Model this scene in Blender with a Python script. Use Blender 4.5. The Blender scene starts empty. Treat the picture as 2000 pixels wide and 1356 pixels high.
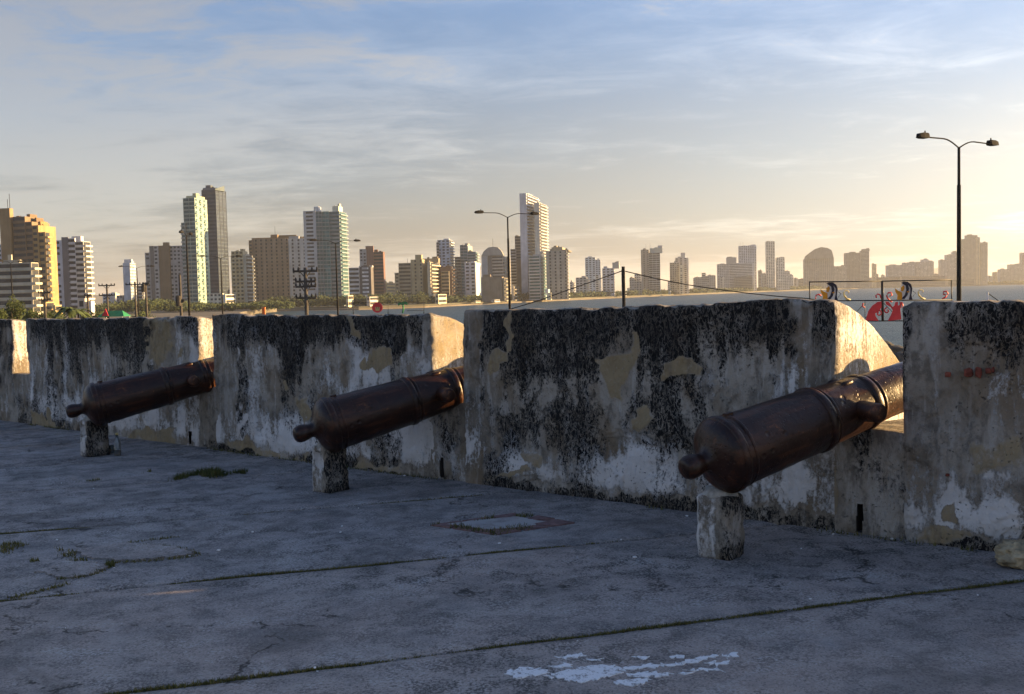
import bpy, bmesh, math, random
import numpy as np
from mathutils import Vector, Matrix

random.seed(7); RNG = np.random.default_rng(7)
SC = bpy.context.scene
COL = SC.collection
R = math.radians

# ------------------------------------------------------------------ camera
EYE = 1.65; FPX = 1950.0; CX, CY = 1000.0, 678.0
PITCH = math.atan(104.5/FPX); ROLL = R(1.4)
_f = Vector((0, math.cos(PITCH), -math.sin(PITCH)))
_r0 = Vector((1, 0, 0)); _u0 = Vector((0, math.sin(PITCH), math.cos(PITCH)))
CR = _r0*math.cos(ROLL) - _u0*math.sin(ROLL)
CU = _u0*math.cos(ROLL) + _r0*math.sin(ROLL)
cam = bpy.data.cameras.new('camera'); camo = bpy.data.objects.new('camera', cam); COL.objects.link(camo)
cam.sensor_width = 36; cam.lens = 36*FPX/2000; cam.clip_start = .05; cam.clip_end = 60000
M = Matrix((CR, CU, -_f)).transposed().to_4x4(); M.translation = Vector((0, 0, EYE))
camo.matrix_world = M
SC.camera = camo

# ------------------------------------------------------------------ light
SUN_AZ, SUN_EL = 76.0, 9.5
w = bpy.data.worlds.new('World'); SC.world = w; w.use_nodes = True
nt = w.node_tree; nt.nodes.clear()
def wn(t, **k):
    n = nt.nodes.new(t)
    for a, b in k.items(): setattr(n, a, b)
    return n
L_ = nt.links.new
out = wn('ShaderNodeOutputWorld'); bg = wn('ShaderNodeBackground'); bg.inputs[1].default_value = .095
sky = wn('ShaderNodeTexSky', sky_type='NISHITA', sun_disc=False)
sky.sun_elevation = R(SUN_EL); sky.sun_rotation = R(SUN_AZ)
sky.altitude = 0; sky.air_density = 1.0; sky.dust_density = 1.3; sky.ozone_density = 5.0
# high cirrus: noise on the direction projected to a flat cloud layer
tc = wn('ShaderNodeTexCoord'); sp = wn('ShaderNodeSeparateXYZ'); L_(tc.outputs['Generated'], sp.inputs[0])
def wm(op, a, b=None, c=None):
    n = wn('ShaderNodeMath', operation=op)
    for i, v in enumerate((a, b, c)):
        if v is None: continue
        if isinstance(v, (int, float)): n.inputs[i].default_value = v
        else: L_(v, n.inputs[i])
    return n.outputs[0]
zz = wm('ADD', wm('MAXIMUM', sp.outputs[2], 0.0), .06)
cxo = wm('DIVIDE', sp.outputs[0], zz); cyo = wm('DIVIDE', sp.outputs[1], zz)
cb = wn('ShaderNodeCombineXYZ'); L_(wm('MULTIPLY', cxo, .55), cb.inputs[0]); L_(wm('MULTIPLY', cyo, .8), cb.inputs[1])
def wnoise(scale, detail, rough, dist, off):
    mp = wn('ShaderNodeMapping'); L_(cb.outputs[0], mp.inputs[0]); mp.inputs['Location'].default_value = off
    n = wn('ShaderNodeTexNoise'); L_(mp.outputs[0], n.inputs['Vector'])
    n.inputs['Scale'].default_value = scale; n.inputs['Detail'].default_value = detail
    n.inputs['Roughness'].default_value = rough; n.inputs['Distortion'].default_value = dist
    return n.outputs[0]
n1 = wnoise(.42, 9, .60, .35, (-2.6, 5.5, 1)); n2 = wnoise(3.6, 8, .70, .5, (5.2, 8.8, 2))
cov = wm('ADD', wm('ADD', wm('MULTIPLY', n1, .62), wm('MULTIPLY', n2, .38)), wm('MULTIPLY', sp.outputs[0], -.17))
mr = wn('ShaderNodeMapRange', interpolation_type='SMOOTHSTEP'); L_(cov, mr.inputs[0])
mr.inputs[1].default_value = .43; mr.inputs[2].default_value = .62
mr2 = wn('ShaderNodeMapRange', interpolation_type='SMOOTHSTEP'); L_(sp.outputs[2], mr2.inputs[0])
mr2.inputs[1].default_value = .07; mr2.inputs[2].default_value = .17
veil = wnoise(.22, 4, .5, .3, (1.3, 6.2, 5))
mrv = wn('ShaderNodeMapRange', interpolation_type='SMOOTHSTEP'); L_(veil, mrv.inputs[0]); mrv.inputs[1].default_value = .3; mrv.inputs[2].default_value = .7; mrv.inputs[3].default_value = .80; mrv.inputs[4].default_value = .97
mrh = wn('ShaderNodeMapRange', interpolation_type='SMOOTHSTEP'); L_(sp.outputs[2], mrh.inputs[0]); mrh.inputs[1].default_value = .02; mrh.inputs[2].default_value = .36; mrh.inputs[3].default_value = 1.0; mrh.inputs[4].default_value = .30
mrc = wn('ShaderNodeMapRange', interpolation_type='SMOOTHSTEP'); L_(sp.outputs[2], mrc.inputs[0]); mrc.inputs[1].default_value = .25; mrc.inputs[2].default_value = .6; mrc.inputs[3].default_value = 1.0; mrc.inputs[4].default_value = .25
cf = wm('MAXIMUM', wm('MULTIPLY', wm('MULTIPLY', mr.outputs[0], mr2.outputs[0]), wm('MULTIPLY', mrc.outputs[0], .66)), wm('MULTIPLY', mrv.outputs[0], mrh.outputs[0]))
lum = wn('ShaderNodeRGBToBW'); L_(sky.outputs[0], lum.inputs[0])
lumc = wm('ADD', wm('MULTIPLY', lum.outputs[0], wm('ADD', .88, wm('MULTIPLY', mr.outputs[0], .48))), wm('MULTIPLY', mr.outputs[0], .45))
vd = wn('ShaderNodeVectorMath', operation='DOT_PRODUCT'); L_(tc.outputs['Generated'], vd.inputs[0])
vd.inputs[1].default_value = (math.sin(R(SUN_AZ))*math.cos(R(SUN_EL)), math.cos(R(SUN_AZ))*math.cos(R(SUN_EL)), math.sin(R(SUN_EL)))
fw = wm('ADD', .58, wm('MULTIPLY', wm('POWER', wm('MAXIMUM', wm('ADD', wm('MULTIPLY', vd.outputs['Value'], .5), .5), 0.0), 3.0), 1.1))   # thin cloud scatters forward
lumc = wm('MULTIPLY', lumc, fw)
cc = wn('ShaderNodeCombineColor'); L_(wm('MULTIPLY', lumc, 1.09), cc.inputs[0]); L_(wm('MULTIPLY', lumc, .99), cc.inputs[1]); L_(wm('MULTIPLY', lumc, .83), cc.inputs[2])
mx = wn('ShaderNodeMix', data_type='RGBA'); L_(cf, mx.inputs[0]); L_(sky.outputs[0], mx.inputs[6]); L_(cc.outputs[0], mx.inputs[7])
L_(mx.outputs[2], bg.inputs[0]); L_(bg.outputs[0], out.inputs[0])

sl = bpy.data.lights.new('sun', 'SUN'); slo = bpy.data.objects.new('sun', sl); COL.objects.link(slo)
sl.energy = 5.0; sl.angle = R(.53); sl.color = (1.0, .645, .275)
sd = Vector((math.sin(R(SUN_AZ))*math.cos(R(SUN_EL)), math.cos(R(SUN_AZ))*math.cos(R(SUN_EL)), math.sin(R(SUN_EL))))
slo.rotation_euler = sd.to_track_quat('Z', 'Y').to_euler()
slo.location = (60, 20, 30)

SC.view_settings.view_transform = 'Standard'; SC.view_settings.look = 'None'
SC.view_settings.exposure = 1.75; SC.view_settings.gamma = 1.0; SC.view_settings.use_curve_mapping = False
SC.render.engine = 'CYCLES'
SC.cycles.use_denoising = True
SC.cycles.max_bounces = 6; SC.cycles.diffuse_bounces = 3; SC.cycles.volume_bounces = 1; SC.cycles.transparent_max_bounces = 8
SC.cycles.caustics_reflective = False; SC.cycles.caustics_refractive = False

# ------------------------------------------------------------------ helpers
def ray(px, py):
    return (_f + CR*((px-CX)/FPX) + CU*((CY-py)/FPX)).normalized()
def onz(px, py, z=0.0):
    d = ray(px, py); k = (z-EYE)/d.z
    return Vector((d.x*k, d.y*k, z))
def ony(px, py, Y):
    d = ray(px, py); k = Y/d.y
    return Vector((d.x*k, Y, EYE+d.z*k))
def project(P):
    """world points (N,3) -> photo pixels"""
    v = np.asarray(P, float) - np.array([0, 0, EYE])
    f = v@np.array(_f); x = v@np.array(CR); y = v@np.array(CU)
    return CX+FPX*x/f, CY-FPX*y/f

def _hash(ix, iy, iz, seed):
    h = (ix.astype(np.int64)*374761393 + iy.astype(np.int64)*668265263 + iz.astype(np.int64)*2147483647 + seed*974634777) & 0xffffffff
    h = ((h ^ (h >> 13))*1274126177) & 0xffffffff
    return ((h ^ (h >> 16)) & 0xffff)/65535.0
def vnoise(x, y, z, seed=0):
    x, y, z = np.broadcast_arrays(np.asarray(x, float), np.asarray(y, float), np.asarray(z, float))
    ix, iy, iz = np.floor(x), np.floor(y), np.floor(z)
    fx, fy, fz = x-ix, y-iy, z-iz
    sx, sy, sz = [t*t*(3-2*t) for t in (fx, fy, fz)]
    r = 0
    for a in (0, 1):
        for b in (0, 1):
            for c in (0, 1):
                wgt = (sx if a else 1-sx)*(sy if b else 1-sy)*(sz if c else 1-sz)
                r = r + wgt*_hash(ix+a, iy+b, iz+c, seed)
    return r
def fbm(x, y, z=0.0, seed=0, oct=4, gain=.5):
    s, a, n = 0, 1.0, 0
    x = np.asarray(x, float); y = np.asarray(y, float); z = np.asarray(z, float)
    for k in range(oct):
        s = s + a*vnoise(x*2**k, y*2**k, z*2**k, seed+k*17); n += a; a *= gain
    return s/n
def smooth(a, b, x):
    t = np.clip((x-a)/(b-a), 0, 1); return t*t*(3-2*t)

def link(o, parent=None):
    COL.objects.link(o)
    if parent is not None: o.parent = parent
    return o
def meshobj(name, verts, faces, mat=None, parent=None, smoothf=False, world=False):
    me = bpy.data.meshes.new(name); me.from_pydata([tuple(v) for v in verts], [], faces); me.update()
    o = bpy.data.objects.new(name, me); link(o, parent)
    if world and parent is not None: o.matrix_parent_inverse = Matrix.Translation(-parent.location)
    if mat: me.materials.append(mat)
    if smoothf: me.shade_smooth()
    return o
def bmobj(name, bm, mat=None, parent=None, smoothf=False, world=False):
    me = bpy.data.meshes.new(name); bm.to_mesh(me); bm.free()
    o = bpy.data.objects.new(name, me); link(o, parent)
    if world and parent is not None: o.matrix_parent_inverse = Matrix.Translation(-parent.location)
    if mat: me.materials.append(mat)
    if smoothf: me.shade_smooth()
    return o
def thing(name, label, cat, loc=(0, 0, 0), group=None):
    o = bpy.data.objects.new(name, None); COL.objects.link(o); o.location = loc; o.empty_display_size = .2
    o['label'] = label; o['category'] = cat
    if group: o['group'] = group
    return o
def tag(o, label, cat, group=None):
    o['label'] = label; o['category'] = cat
    if group: o['group'] = group
    return o
def copy_tree(o, parent=None):
    c = o.copy(); COL.objects.link(c)
    if parent is not None: c.parent = parent
    for ch in o.children: copy_tree(ch, c)
    return c
class MB:
    """collects boxes, bars and quads into one mesh"""
    def __init__(s): s.v = []; s.f = []
    def quad(s, a, b, c, d):
        n = len(s.v); s.v += [a, b, c, d]; s.f.append((n, n+1, n+2, n+3))
    def hexa(s, p):
        n = len(s.v); s.v += [tuple(q) for q in p]
        s.f += [tuple(n+i for i in q) for q in ((3, 2, 1, 0), (4, 5, 6, 7), (0, 1, 5, 4), (1, 2, 6, 5), (2, 3, 7, 6), (3, 0, 4, 7))]
    def box(s, o, u, v, w):
        o, u, v, w = map(Vector, (o, u, v, w))
        s.hexa([o, o+u, o+u+v, o+v, o+w, o+u+w, o+u+v+w, o+v+w])
    def cbox(s, c, sx, sy, sz):
        s.box((c[0]-sx/2, c[1]-sy/2, c[2]-sz/2), (sx, 0, 0), (0, sy, 0), (0, 0, sz))
    def tube(s, pts, rad, seg=8, cap=True):
        pts = [Vector(p) for p in pts]
        if not hasattr(rad, '__len__'): rad = [rad]*len(pts)
        n0 = len(s.v); ref = Vector((0, 0, 1))
        for i, p in enumerate(pts):
            t = (pts[min(i+1, len(pts)-1)]-pts[max(i-1, 0)]).normalized()
            a = t.cross(ref if abs(t.z) < .9 else Vector((1, 0, 0))).normalized(); b = t.cross(a)
            for k in range(seg):
                an = 2*math.pi*k/seg; s.v.append(tuple(p+(a*math.cos(an)+b*math.sin(an))*rad[i]))
        for i in range(len(pts)-1):
            for k in range(seg):
                q = n0+i*seg
                s.f.append((q+k, q+(k+1) % seg, q+seg+(k+1) % seg, q+seg+k))
        if cap:
            s.f.append(tuple(n0+k for k in range(seg))[::-1]); q = n0+(len(pts)-1)*seg; s.f.append(tuple(q+k for k in range(seg)))
    def build(s, name, mat, parent=None, world=False, smoothf=False, kind=None):
        o = meshobj(name, s.v, s.f, mat, parent, smoothf, world)
        if kind: o['kind'] = kind
        return o

# ------------------------------------------------------------------ materials
class NT:
    def __init__(s, name):
        s.m = bpy.data.materials.new(name); s.m.use_nodes = True; s.t = s.m.node_tree; s.t.nodes.clear()
        s.out = s.n('ShaderNodeOutputMaterial'); s.p = s.n('ShaderNodeBsdfPrincipled'); s.l(s.p.outputs[0], s.out.inputs[0])
        s.p.inputs['Roughness'].default_value = .85; s.p.inputs['Specular IOR Level'].default_value = .25
    def n(s, t, **k):
        n = s.t.nodes.new(t)
        for a, b in k.items(): setattr(n, a, b)
        return n
    def l(s, a, b): s.t.links.new(a, b)
    def set(s, sock, v):
        if isinstance(v, (int, float)): sock.default_value = v
        elif isinstance(v, tuple): sock.default_value = v if len(v) == 4 or sock.type == 'VECTOR' else (*v, 1)
        else: s.l(v, sock)
    def math(s, op, a, b=0.0, c=0.0, clamp=False):
        n = s.n('ShaderNodeMath', operation=op); n.use_clamp = clamp
        s.set(n.inputs[0], a); s.set(n.inputs[1], b)
        if op in ('MULTIPLY_ADD', 'SMOOTH_MIN'): s.set(n.inputs[2], c)
        return n.outputs[0]
    def coord(s, scale=(1, 1, 1), which='Object', rot=(0, 0, 0)):
        if not hasattr(s, '_tc'): s._tc = s.n('ShaderNodeTexCoord')
        mp = s.n('ShaderNodeMapping'); s.l(s._tc.outputs[which], mp.inputs[0]); mp.inputs['Scale'].default_value = scale
        mp.inputs['Rotation'].default_value = rot
        return mp.outputs[0]
    def noise(s, vec, scale, detail=5, rough=.55, dist=0.0, out=0):
        n = s.n('ShaderNodeTexNoise'); s.l(vec, n.inputs['Vector'])
        for a, b in (('Scale', scale), ('Detail', detail), ('Roughness', rough), ('Distortion', dist)): n.inputs[a].default_value = b
        return n.outputs[out]
    def voro(s, vec, scale, feature='F1', rnd=1.0, out='Distance'):
        n = s.n('ShaderNodeTexVoronoi', feature=feature); s.l(vec, n.inputs['Vector']); n.inputs['Scale'].default_value = scale
        n.inputs['Randomness'].default_value = rnd
        return n.outputs[out]
    def ss(s, x, a, b, lo=0.0, hi=1.0):
        n = s.n('ShaderNodeMapRange', interpolation_type='SMOOTHSTEP'); s.set(n.inputs[0], x)
        for i, v in enumerate((a, b, lo, hi)): s.set(n.inputs[i+1], v)
        return n.outputs[0]
    def mix(s, f, a, b, mode='MIX'):
        n = s.n('ShaderNodeMix', data_type='RGBA', blend_type=mode)
        s.set(n.inputs[0], f); s.set(n.inputs[6], a); s.set(n.inputs[7], b)
        return n.outputs[2]
    def bump(s, h, strength=.5, dist=.01, prev=None):
        n = s.n('ShaderNodeBump'); s.set(n.inputs['Height'], h); n.inputs['Strength'].default_value = strength; n.inputs['Distance'].default_value = dist
        if prev is not None: s.l(prev, n.inputs['Normal'])
        s.l(n.outputs[0], s.p.inputs['Normal']); return n.outputs[0]
    def base(s, c): s.set(s.p.inputs['Base Color'], c)
    def rough(s, c): s.set(s.p.inputs['Roughness'], c)

def simple(name, col, rough=.7, var=.25, scale=3.0, metal=0.0, spec=.3, bump=0.0):
    t = NT(name); c = t.coord()
    nz = t.noise(c, scale, 5, .6)
    dark = tuple(x*(1-var) for x in col); lite = tuple(min(1, x*(1+var)) for x in col)
    t.base(t.mix(t.ss(nz, .3, .7), dark, lite)); t.rough(rough)
    t.p.inputs['Metallic'].default_value = metal; t.p.inputs['Specular IOR Level'].default_value = spec
    if bump: t.bump(t.noise(c, scale*8, 4), bump, .01)
    return t.m

def wall_material():
    """lime plaster with black mould, white salts and ochre patching; attribute 'stain' = (mould, salts, ochre, smooth render); on the cheeks salts and ochre also paint in golden sunlight"""
    t = NT('weathered_plaster'); c = t.coord()
    at = t.n('ShaderNodeAttribute', attribute_name='stain', attribute_type='GEOMETRY')
    sc = t.n('ShaderNodeSeparateColor'); t.l(at.outputs['Color'], sc.inputs[0])
    blk, wht, och, pln = sc.outputs[0], sc.outputs[1], sc.outputs[2], at.outputs['Alpha']
    fine = t.noise(t.coord((1, 1, .75)), 40, 8, .74); mid = t.noise(t.coord((1, 1, .7)), 9, 8, .68, .3); big = t.noise(c, 1.7, 5, .55)
    streak = t.noise(t.coord((9, 9, 1.3)), 1.6, 7, .65, .6)
    worm = t.noise(t.coord((1, 1, .45)), 34, 6, .66, .45)
    ridge = t.math('ABSOLUTE', t.math('SUBTRACT', worm, .5))
    speck = t.noise(c, 85, 4, .6)
    # grey plaster ground
    g = t.mix(t.ss(big, .38, .62), (.25, .212, .165), (.38, .34, .285))
    g = t.mix(t.math('MULTIPLY', t.ss(mid, .46, .62), .7), g, (.115, .100, .082))
    g = t.mix(t.math('MULTIPLY', t.ss(streak, .48, .62), .55), g, (.47, .44, .40))
    g = t.mix(t.math('MULTIPLY', t.ss(speck, .56, .70), .35), g, (.07, .068, .065))
    brn = t.noise(t.coord((1, 1, .6)), 2.6, 6, .6, .5)
    g = t.mix(t.math('MULTIPLY', t.ss(brn, .50, .64), .6), g, (.19, .135, .078))
    # ochre patching mortar
    o = t.mix(t.ss(mid, .3, .7), (.27, .20, .105), (.37, .29, .17))
    of = t.math('MULTIPLY', t.ss(t.math('ADD', och, t.math('MULTIPLY', t.math('SUBTRACT', t.math('ADD', t.math('MULTIPLY', mid, .5), t.math('MULTIPLY', fine, .5)), .5), 1.6)), .38, .66), .88)
    o = t.mix(t.math('MULTIPLY', t.ss(streak, .46, .62), .55), o, (.17, .135, .09)); o = t.mix(t.math('MULTIPLY', t.ss(fine, .54, .66), .5), o, (.42, .38, .31))
    g = t.mix(of, g, o)
    # salts
    amp = t.math('MULTIPLY', t.math('SUBTRACT', 1.15, pln), 1.0)
    wv = t.math('ADD', wht, t.math('MULTIPLY', t.math('SUBTRACT', t.math('ADD', t.math('MULTIPLY', fine, .6), t.math('MULTIPLY', streak, .4)), .5), 3.0))
    wf = t.ss(wv, .34, .74)
    g = t.mix(t.math('MULTIPLY', wf, .92), g, t.mix(t.ss(big, .4, .6), (.74, .72, .70), (.62, .59, .56)))
    # mould: fine mottled, with pale veins left in it
    nb = t.math('ADD', t.math('MULTIPLY', fine, .48), t.math('ADD', t.math('MULTIPLY', mid, .30), t.math('MULTIPLY', streak, .22)))
    bv = t.math('ADD', blk, t.math('MULTIPLY', t.math('MULTIPLY', t.math('SUBTRACT', nb, .5), 4.2), amp))
    vein = t.ss(ridge, .012, .05)
    bf = t.math('MULTIPLY', t.ss(bv, .34, .74), t.math('ADD', .35, t.math('MULTIPLY', vein, .65)))
    solid = t.ss(bv, .80, 1.25)
    bf = t.math('MAXIMUM', bf, t.math('MULTIPLY', solid, t.math('ADD', .70, t.math('MULTIPLY', vein, .30))))
    bcol = t.mix(t.ss(speck, .45, .68), (.006, .006, .007), (.030, .029, .027))
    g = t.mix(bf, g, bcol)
    # small pits in the coral stone
    pv_ = t.n('ShaderNodeVectorMath', operation='ADD'); ps_ = t.n('ShaderNodeVectorMath', operation='SCALE'); t.l(t.noise(c, 18, 3, out=1), ps_.inputs[0]); ps_.inputs['Scale'].default_value = .09; t.l(c, pv_.inputs[0]); t.l(ps_.outputs[0], pv_.inputs[1])
    pit = t.voro(pv_.outputs[0], 33, 'F1'); pitf = t.math('MULTIPLY', t.ss(t.math('ADD', pit, t.math('MULTIPLY', speck, .25)), .36, .22), t.ss(t.noise(c, 7, 4), .47, .60))
    pitf = t.math('MULTIPLY', pitf, t.math('SUBTRACT', 1.0, t.math('MULTIPLY', pln, .6)))
    g = t.mix(t.math('MULTIPLY', pitf, .75), g, (.03, .028, .026))
    t.base(g); t.rough(.92)
    h = t.math('ADD', t.math('MULTIPLY', mid, .7), t.math('ADD', t.math('MULTIPLY', fine, .6), t.math('MULTIPLY', wf, .25)))
    h = t.math('SUBTRACT', h, t.math('ADD', t.math('MULTIPLY', pitf, .8), t.math('MULTIPLY', of, .15)))
    t.bump(h, .9, .022)
    return t.m

def floor_material():
    t = NT('worn_concrete'); c = t.coord()
    at = t.n('ShaderNodeAttribute', attribute_name='tone', attribute_type='GEOMETRY')
    sc = t.n('ShaderNodeSeparateColor'); t.l(at.outputs['Color'], sc.inputs[0])
    warm, grime, pale = sc.outputs[0], sc.outputs[1], sc.outputs[2]
    fine = t.noise(c, 60, 6, .7); mid = t.noise(c, 6, 8, .65, .5); big = t.noise(c, .9, 5, .55)
    agg = t.voro(c, 130, 'F1', out='Color'); aggb = t.n('ShaderNodeRGBToBW'); t.l(agg, aggb.inputs[0])
    sweep = t.noise(t.coord((1, 1.25, 1), rot=(0, 0, R(-16))), 1.9, 9, .72, .25)
    g = t.mix(warm, (.285, .268, .264), (.385, .318, .278))
    g = t.mix(t.math('MULTIPLY', t.ss(big, .35, .65), .5), g, (.33, .315, .30))
    g = t.mix(t.math('MULTIPLY', t.ss(sweep, .46, .60), t.math('SUBTRACT', .72, t.math('MULTIPLY', warm, .35))), g, (.125, .125, .128))
    g = t.mix(t.math('MULTIPLY', t.ss(t.math('ADD', mid, t.math('MULTIPLY', t.math('SUBTRACT', fine, .5), 1.3)), .47, .66), t.math('ADD', .38, t.math('MULTIPLY', grime, .60))), g, (.045, .044, .043))
    g = t.mix(t.math('MULTIPLY', t.ss(t.math('ADD', sweep, t.math('MULTIPLY', t.math('SUBTRACT', fine, .5), 1.0)), .43, .28), .6), g, (.46, .46, .46))
    g = t.mix(t.math('MULTIPLY', t.ss(aggb.outputs[0], .60, .9), .34), g, (.50, .46, .43))
    g = t.mix(t.math('MULTIPLY', t.ss(aggb.outputs[0], .32, .12), .42), g, (.05, .05, .05))
    pf = t.ss(t.math('ADD', pale, t.math('MULTIPLY', t.math('SUBTRACT', mid, .5), 1.0)), .45, .62)
    g = t.mix(t.math('MULTIPLY', pf, .75), g, (.46, .455, .45))
    st2 = t.noise(t.coord((1, 1.1, 1)), .75, 7, .66, .8)
    g = t.mix(t.math('MULTIPLY', t.ss(st2, .54, .64), .42), g, (.11, .098, .09)); g = t.mix(t.math('MULTIPLY', t.ss(st2, .43, .34), .35), g, (.40, .39, .385))
    cr = t.n('ShaderNodeTexVoronoi', feature='DISTANCE_TO_EDGE'); cr.inputs['Scale'].default_value = .30
    wv = t.n('ShaderNodeVectorMath', operation='ADD'); t.l(c, wv.inputs[0])
    sc2 = t.n('ShaderNodeVectorMath', operation='SCALE'); t.l(t.noise(c, 2.3, 6, .6, out=1), sc2.inputs[0]); sc2.inputs['Scale'].default_value = .9
    t.l(sc2.outputs[0], wv.inputs[1]); t.l(wv.outputs[0], cr.inputs['Vector'])
    ck = t.math('MULTIPLY', t.ss(cr.outputs['Distance'], .006, .002), t.ss(mid, .47, .56))
    g = t.mix(t.math('MULTIPLY', ck, .7), g, (.018, .018, .016))
    t.base(g); t.rough(t.ss(mid, .3, .8, .72, .95))
    h = t.math('ADD', t.math('MULTIPLY', mid, .3), t.math('MULTIPLY', fine, .7))
    h = t.math('SUBTRACT', t.math('ADD', h, t.math('MULTIPLY', aggb.outputs[0], .22)), t.math('MULTIPLY', ck, 1.2))
    t.bump(h, .7, .010)
    return t.m

def iron_material():
    t = NT('rusted_painted_iron'); c = t.coord()
    mid = t.noise(c, 5, 7, .62, .4); fine = t.noise(c, 30, 6, .65); big = t.noise(c, 1.6, 4)
    streak = t.noise(t.coord((1.2, 7, 7)), 2.2, 6, .6, .3)
    g = t.mix(t.ss(mid, .35, .7), (.014, .0050, .0028), (.040, .0132, .0060))
    g = t.mix(t.math('MULTIPLY', t.ss(streak, .50, .64), .6), g, (.085, .028, .010))
    g = t.mix(t.math('MULTIPLY', t.ss(t.math('ADD', mid, t.math('MULTIPLY', t.math('SUBTRACT', fine, .5), .8)), .66, .78), .7), g, (.20, .070, .022))
    t.base(g); t.rough(t.ss(mid, .3, .7, .27, .46)); t.p.inputs['Specular IOR Level'].default_value = .36
    pit = t.math('ADD', t.math('MULTIPLY', t.ss(t.voro(c, 9, 'F1'), .20, .06), t.ss(t.noise(c, 3, 2), .45, .6)), t.math('MULTIPLY', t.ss(t.voro(c, 34, 'F1'), .25, .1), .4))
    t.bump(t.math('SUBTRACT', t.math('ADD', t.math('MULTIPLY', mid, 1.0), t.math('MULTIPLY', fine, .3)), t.math('MULTIPLY', pit, .55)), .62, .016)
    return t.m

MAT = {}
MAT['wall'] = wall_material(); MAT['floor'] = floor_material(); MAT['iron'] = iron_material()
MAT['soil'] = simple('joint_soil', (.035, .034, .018), .95, .5, 14, bump=.6)
MAT['brick'] = simple('red_brick', (.22, .062, .04), .9, .4, 22, bump=.5)
MAT['floorbrick'] = simple('worn_paver_brick', (.20, .125, .118), .92, .35, 16, bump=.5)
MAT['paint'] = simple('flaked_white_paint', (.46, .48, .50), .75, .22, 30, bump=.3)
def worn_paint():
    t = NT('worn_white_paint'); c = t.coord(); a = t.noise(c, 22, 7, .7); b = t.noise(c, 90, 4, .6)
    t.base(t.mix(t.ss(t.math('ADD', a, t.math('MULTIPLY', t.math('SUBTRACT', b, .5), .7)), .33, .50), (.30, .29, .285), (.74, .75, .77))); t.rough(.85); t.bump(b, .4, .004); return t.m
MAT['paint'] = worn_paint()
MAT['mortar'] = simple('pale_mortar', (.40, .385, .35), .95, .3, 20, bump=.6)
MAT['rock'] = simple('yellow_limestone', (.42, .345, .22), .95, .4, 9, bump=.9)
MAT['seawall'] = simple('dark_sea_rock', (.075, .065, .055), .95, .4, 2, bump=.8)
MAT['ground'] = simple('roadside_ground', (.13, .115, .09), .95, .35, .05)
MAT['asphalt'] = simple('asphalt_road', (.055, .055, .056), .9, .25, .6)
MAT['sand'] = simple('beach_sand', (.15, .125, .09), .95, .25, .02)
MAT['coast'] = simple('far_coast_ground', (.12, .115, .08), .95, .3, .01)
MAT['lamp'] = simple('dark_galvanised_steel', (.022, .021, .021), .9, .25, 4, spec=.1)
MAT['pole'] = simple('grey_wood_pole', (.075, .066, .055), .9, .35, 3)
MAT['black'] = simple('black_steel', (.014, .014, .016), .5, .2, 4)
MAT['wire'] = simple('black_cable', (.02, .02, .02), .7, .1, 2)
MAT['red'] = simple('red_paint', (.62, .045, .055), .5, .12, 3)
MAT['yellow'] = simple('amber_paint', (.60, .27, .018), .5, .12, 3)
MAT['cream'] = simple('pale_yellow_paint', (.55, .46, .20), .5, .12, 3)
MAT['white'] = simple('white_paint', (.72, .72, .72), .55, .08, 3)
MAT['navy'] = simple('dark_blue_paint', (.015, .017, .04), .5, .1, 3)
MAT['green'] = simple('green_paint', (.03, .21, .075), .5, .15, 3)
MAT['orange'] = simple('orange_plastic', (.62, .17, .05), .5, .1, 3)
MAT['leaf'] = simple('tree_leaves', (.055, .075, .022), .75, .45, 1.2)
MAT['farleaf'] = simple('coast_tree_leaves', (.045, .062, .025), .85, .4, .05)
MAT['bark'] = simple('bark', (.09, .07, .05), .95, .35, 4)
def grass_material():
    t = NT('dry_grass'); oi = t.n('ShaderNodeAttribute', attribute_name='tone', attribute_type='GEOMETRY')
    t.base(t.mix(oi.outputs['Fac'], (.045, .062, .014), (.20, .165, .06))); t.rough(.9); return t.m
MAT['grass'] = grass_material()
def glass_bottle():
    t = NT('clear_bottle_glass'); c = t.coord()
    t.base(t.mix(t.noise(c, 9), (.80, .86, .84), (.9, .94, .93))); t.rough(.08); t.p.inputs['Transmission Weight'].default_value = .9; t.p.inputs['IOR'].default_value = 1.45
    return t.m
MAT['glass'] = glass_bottle()
MAT['drink'] = simple('amber_liquid', (.23, .12, .02), .3, .2, 5)
def sea_material():
    t = NT('sea_water'); c = t.coord()
    big = t.noise(t.coord((1, 2.2, 1), rot=(0, 0, R(20))), .035, 4, .5); w1 = t.noise(t.coord((1, 2.4, 1), rot=(0, 0, R(35))), .35, 6, .6, .4); w2 = t.noise(c, 1.6, 4, .55)
    t.base(t.mix(t.ss(big, .35, .65), (.022, .056, .084), (.040, .078, .105)))
    t.rough(.38); t.p.inputs['Specular IOR Level'].default_value = .075
    t.bump(t.math('ADD', w1, t.math('MULTIPLY', w2, .25)), 1.0, .9)
    return t.m
MAT['sea'] = sea_material()

# ------------------------------------------------------------------ parapet wall
W0 = Vector((2.28, 6.53, 0)); UT = Vector((.78, -.63, 0)).normalized(); UN = Vector((-UT.y, UT.x, 0))
THICK = 1.7
def wp(t, s, z): return W0 + UT*t + UN*s + Vector((0, 0, z))

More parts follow.
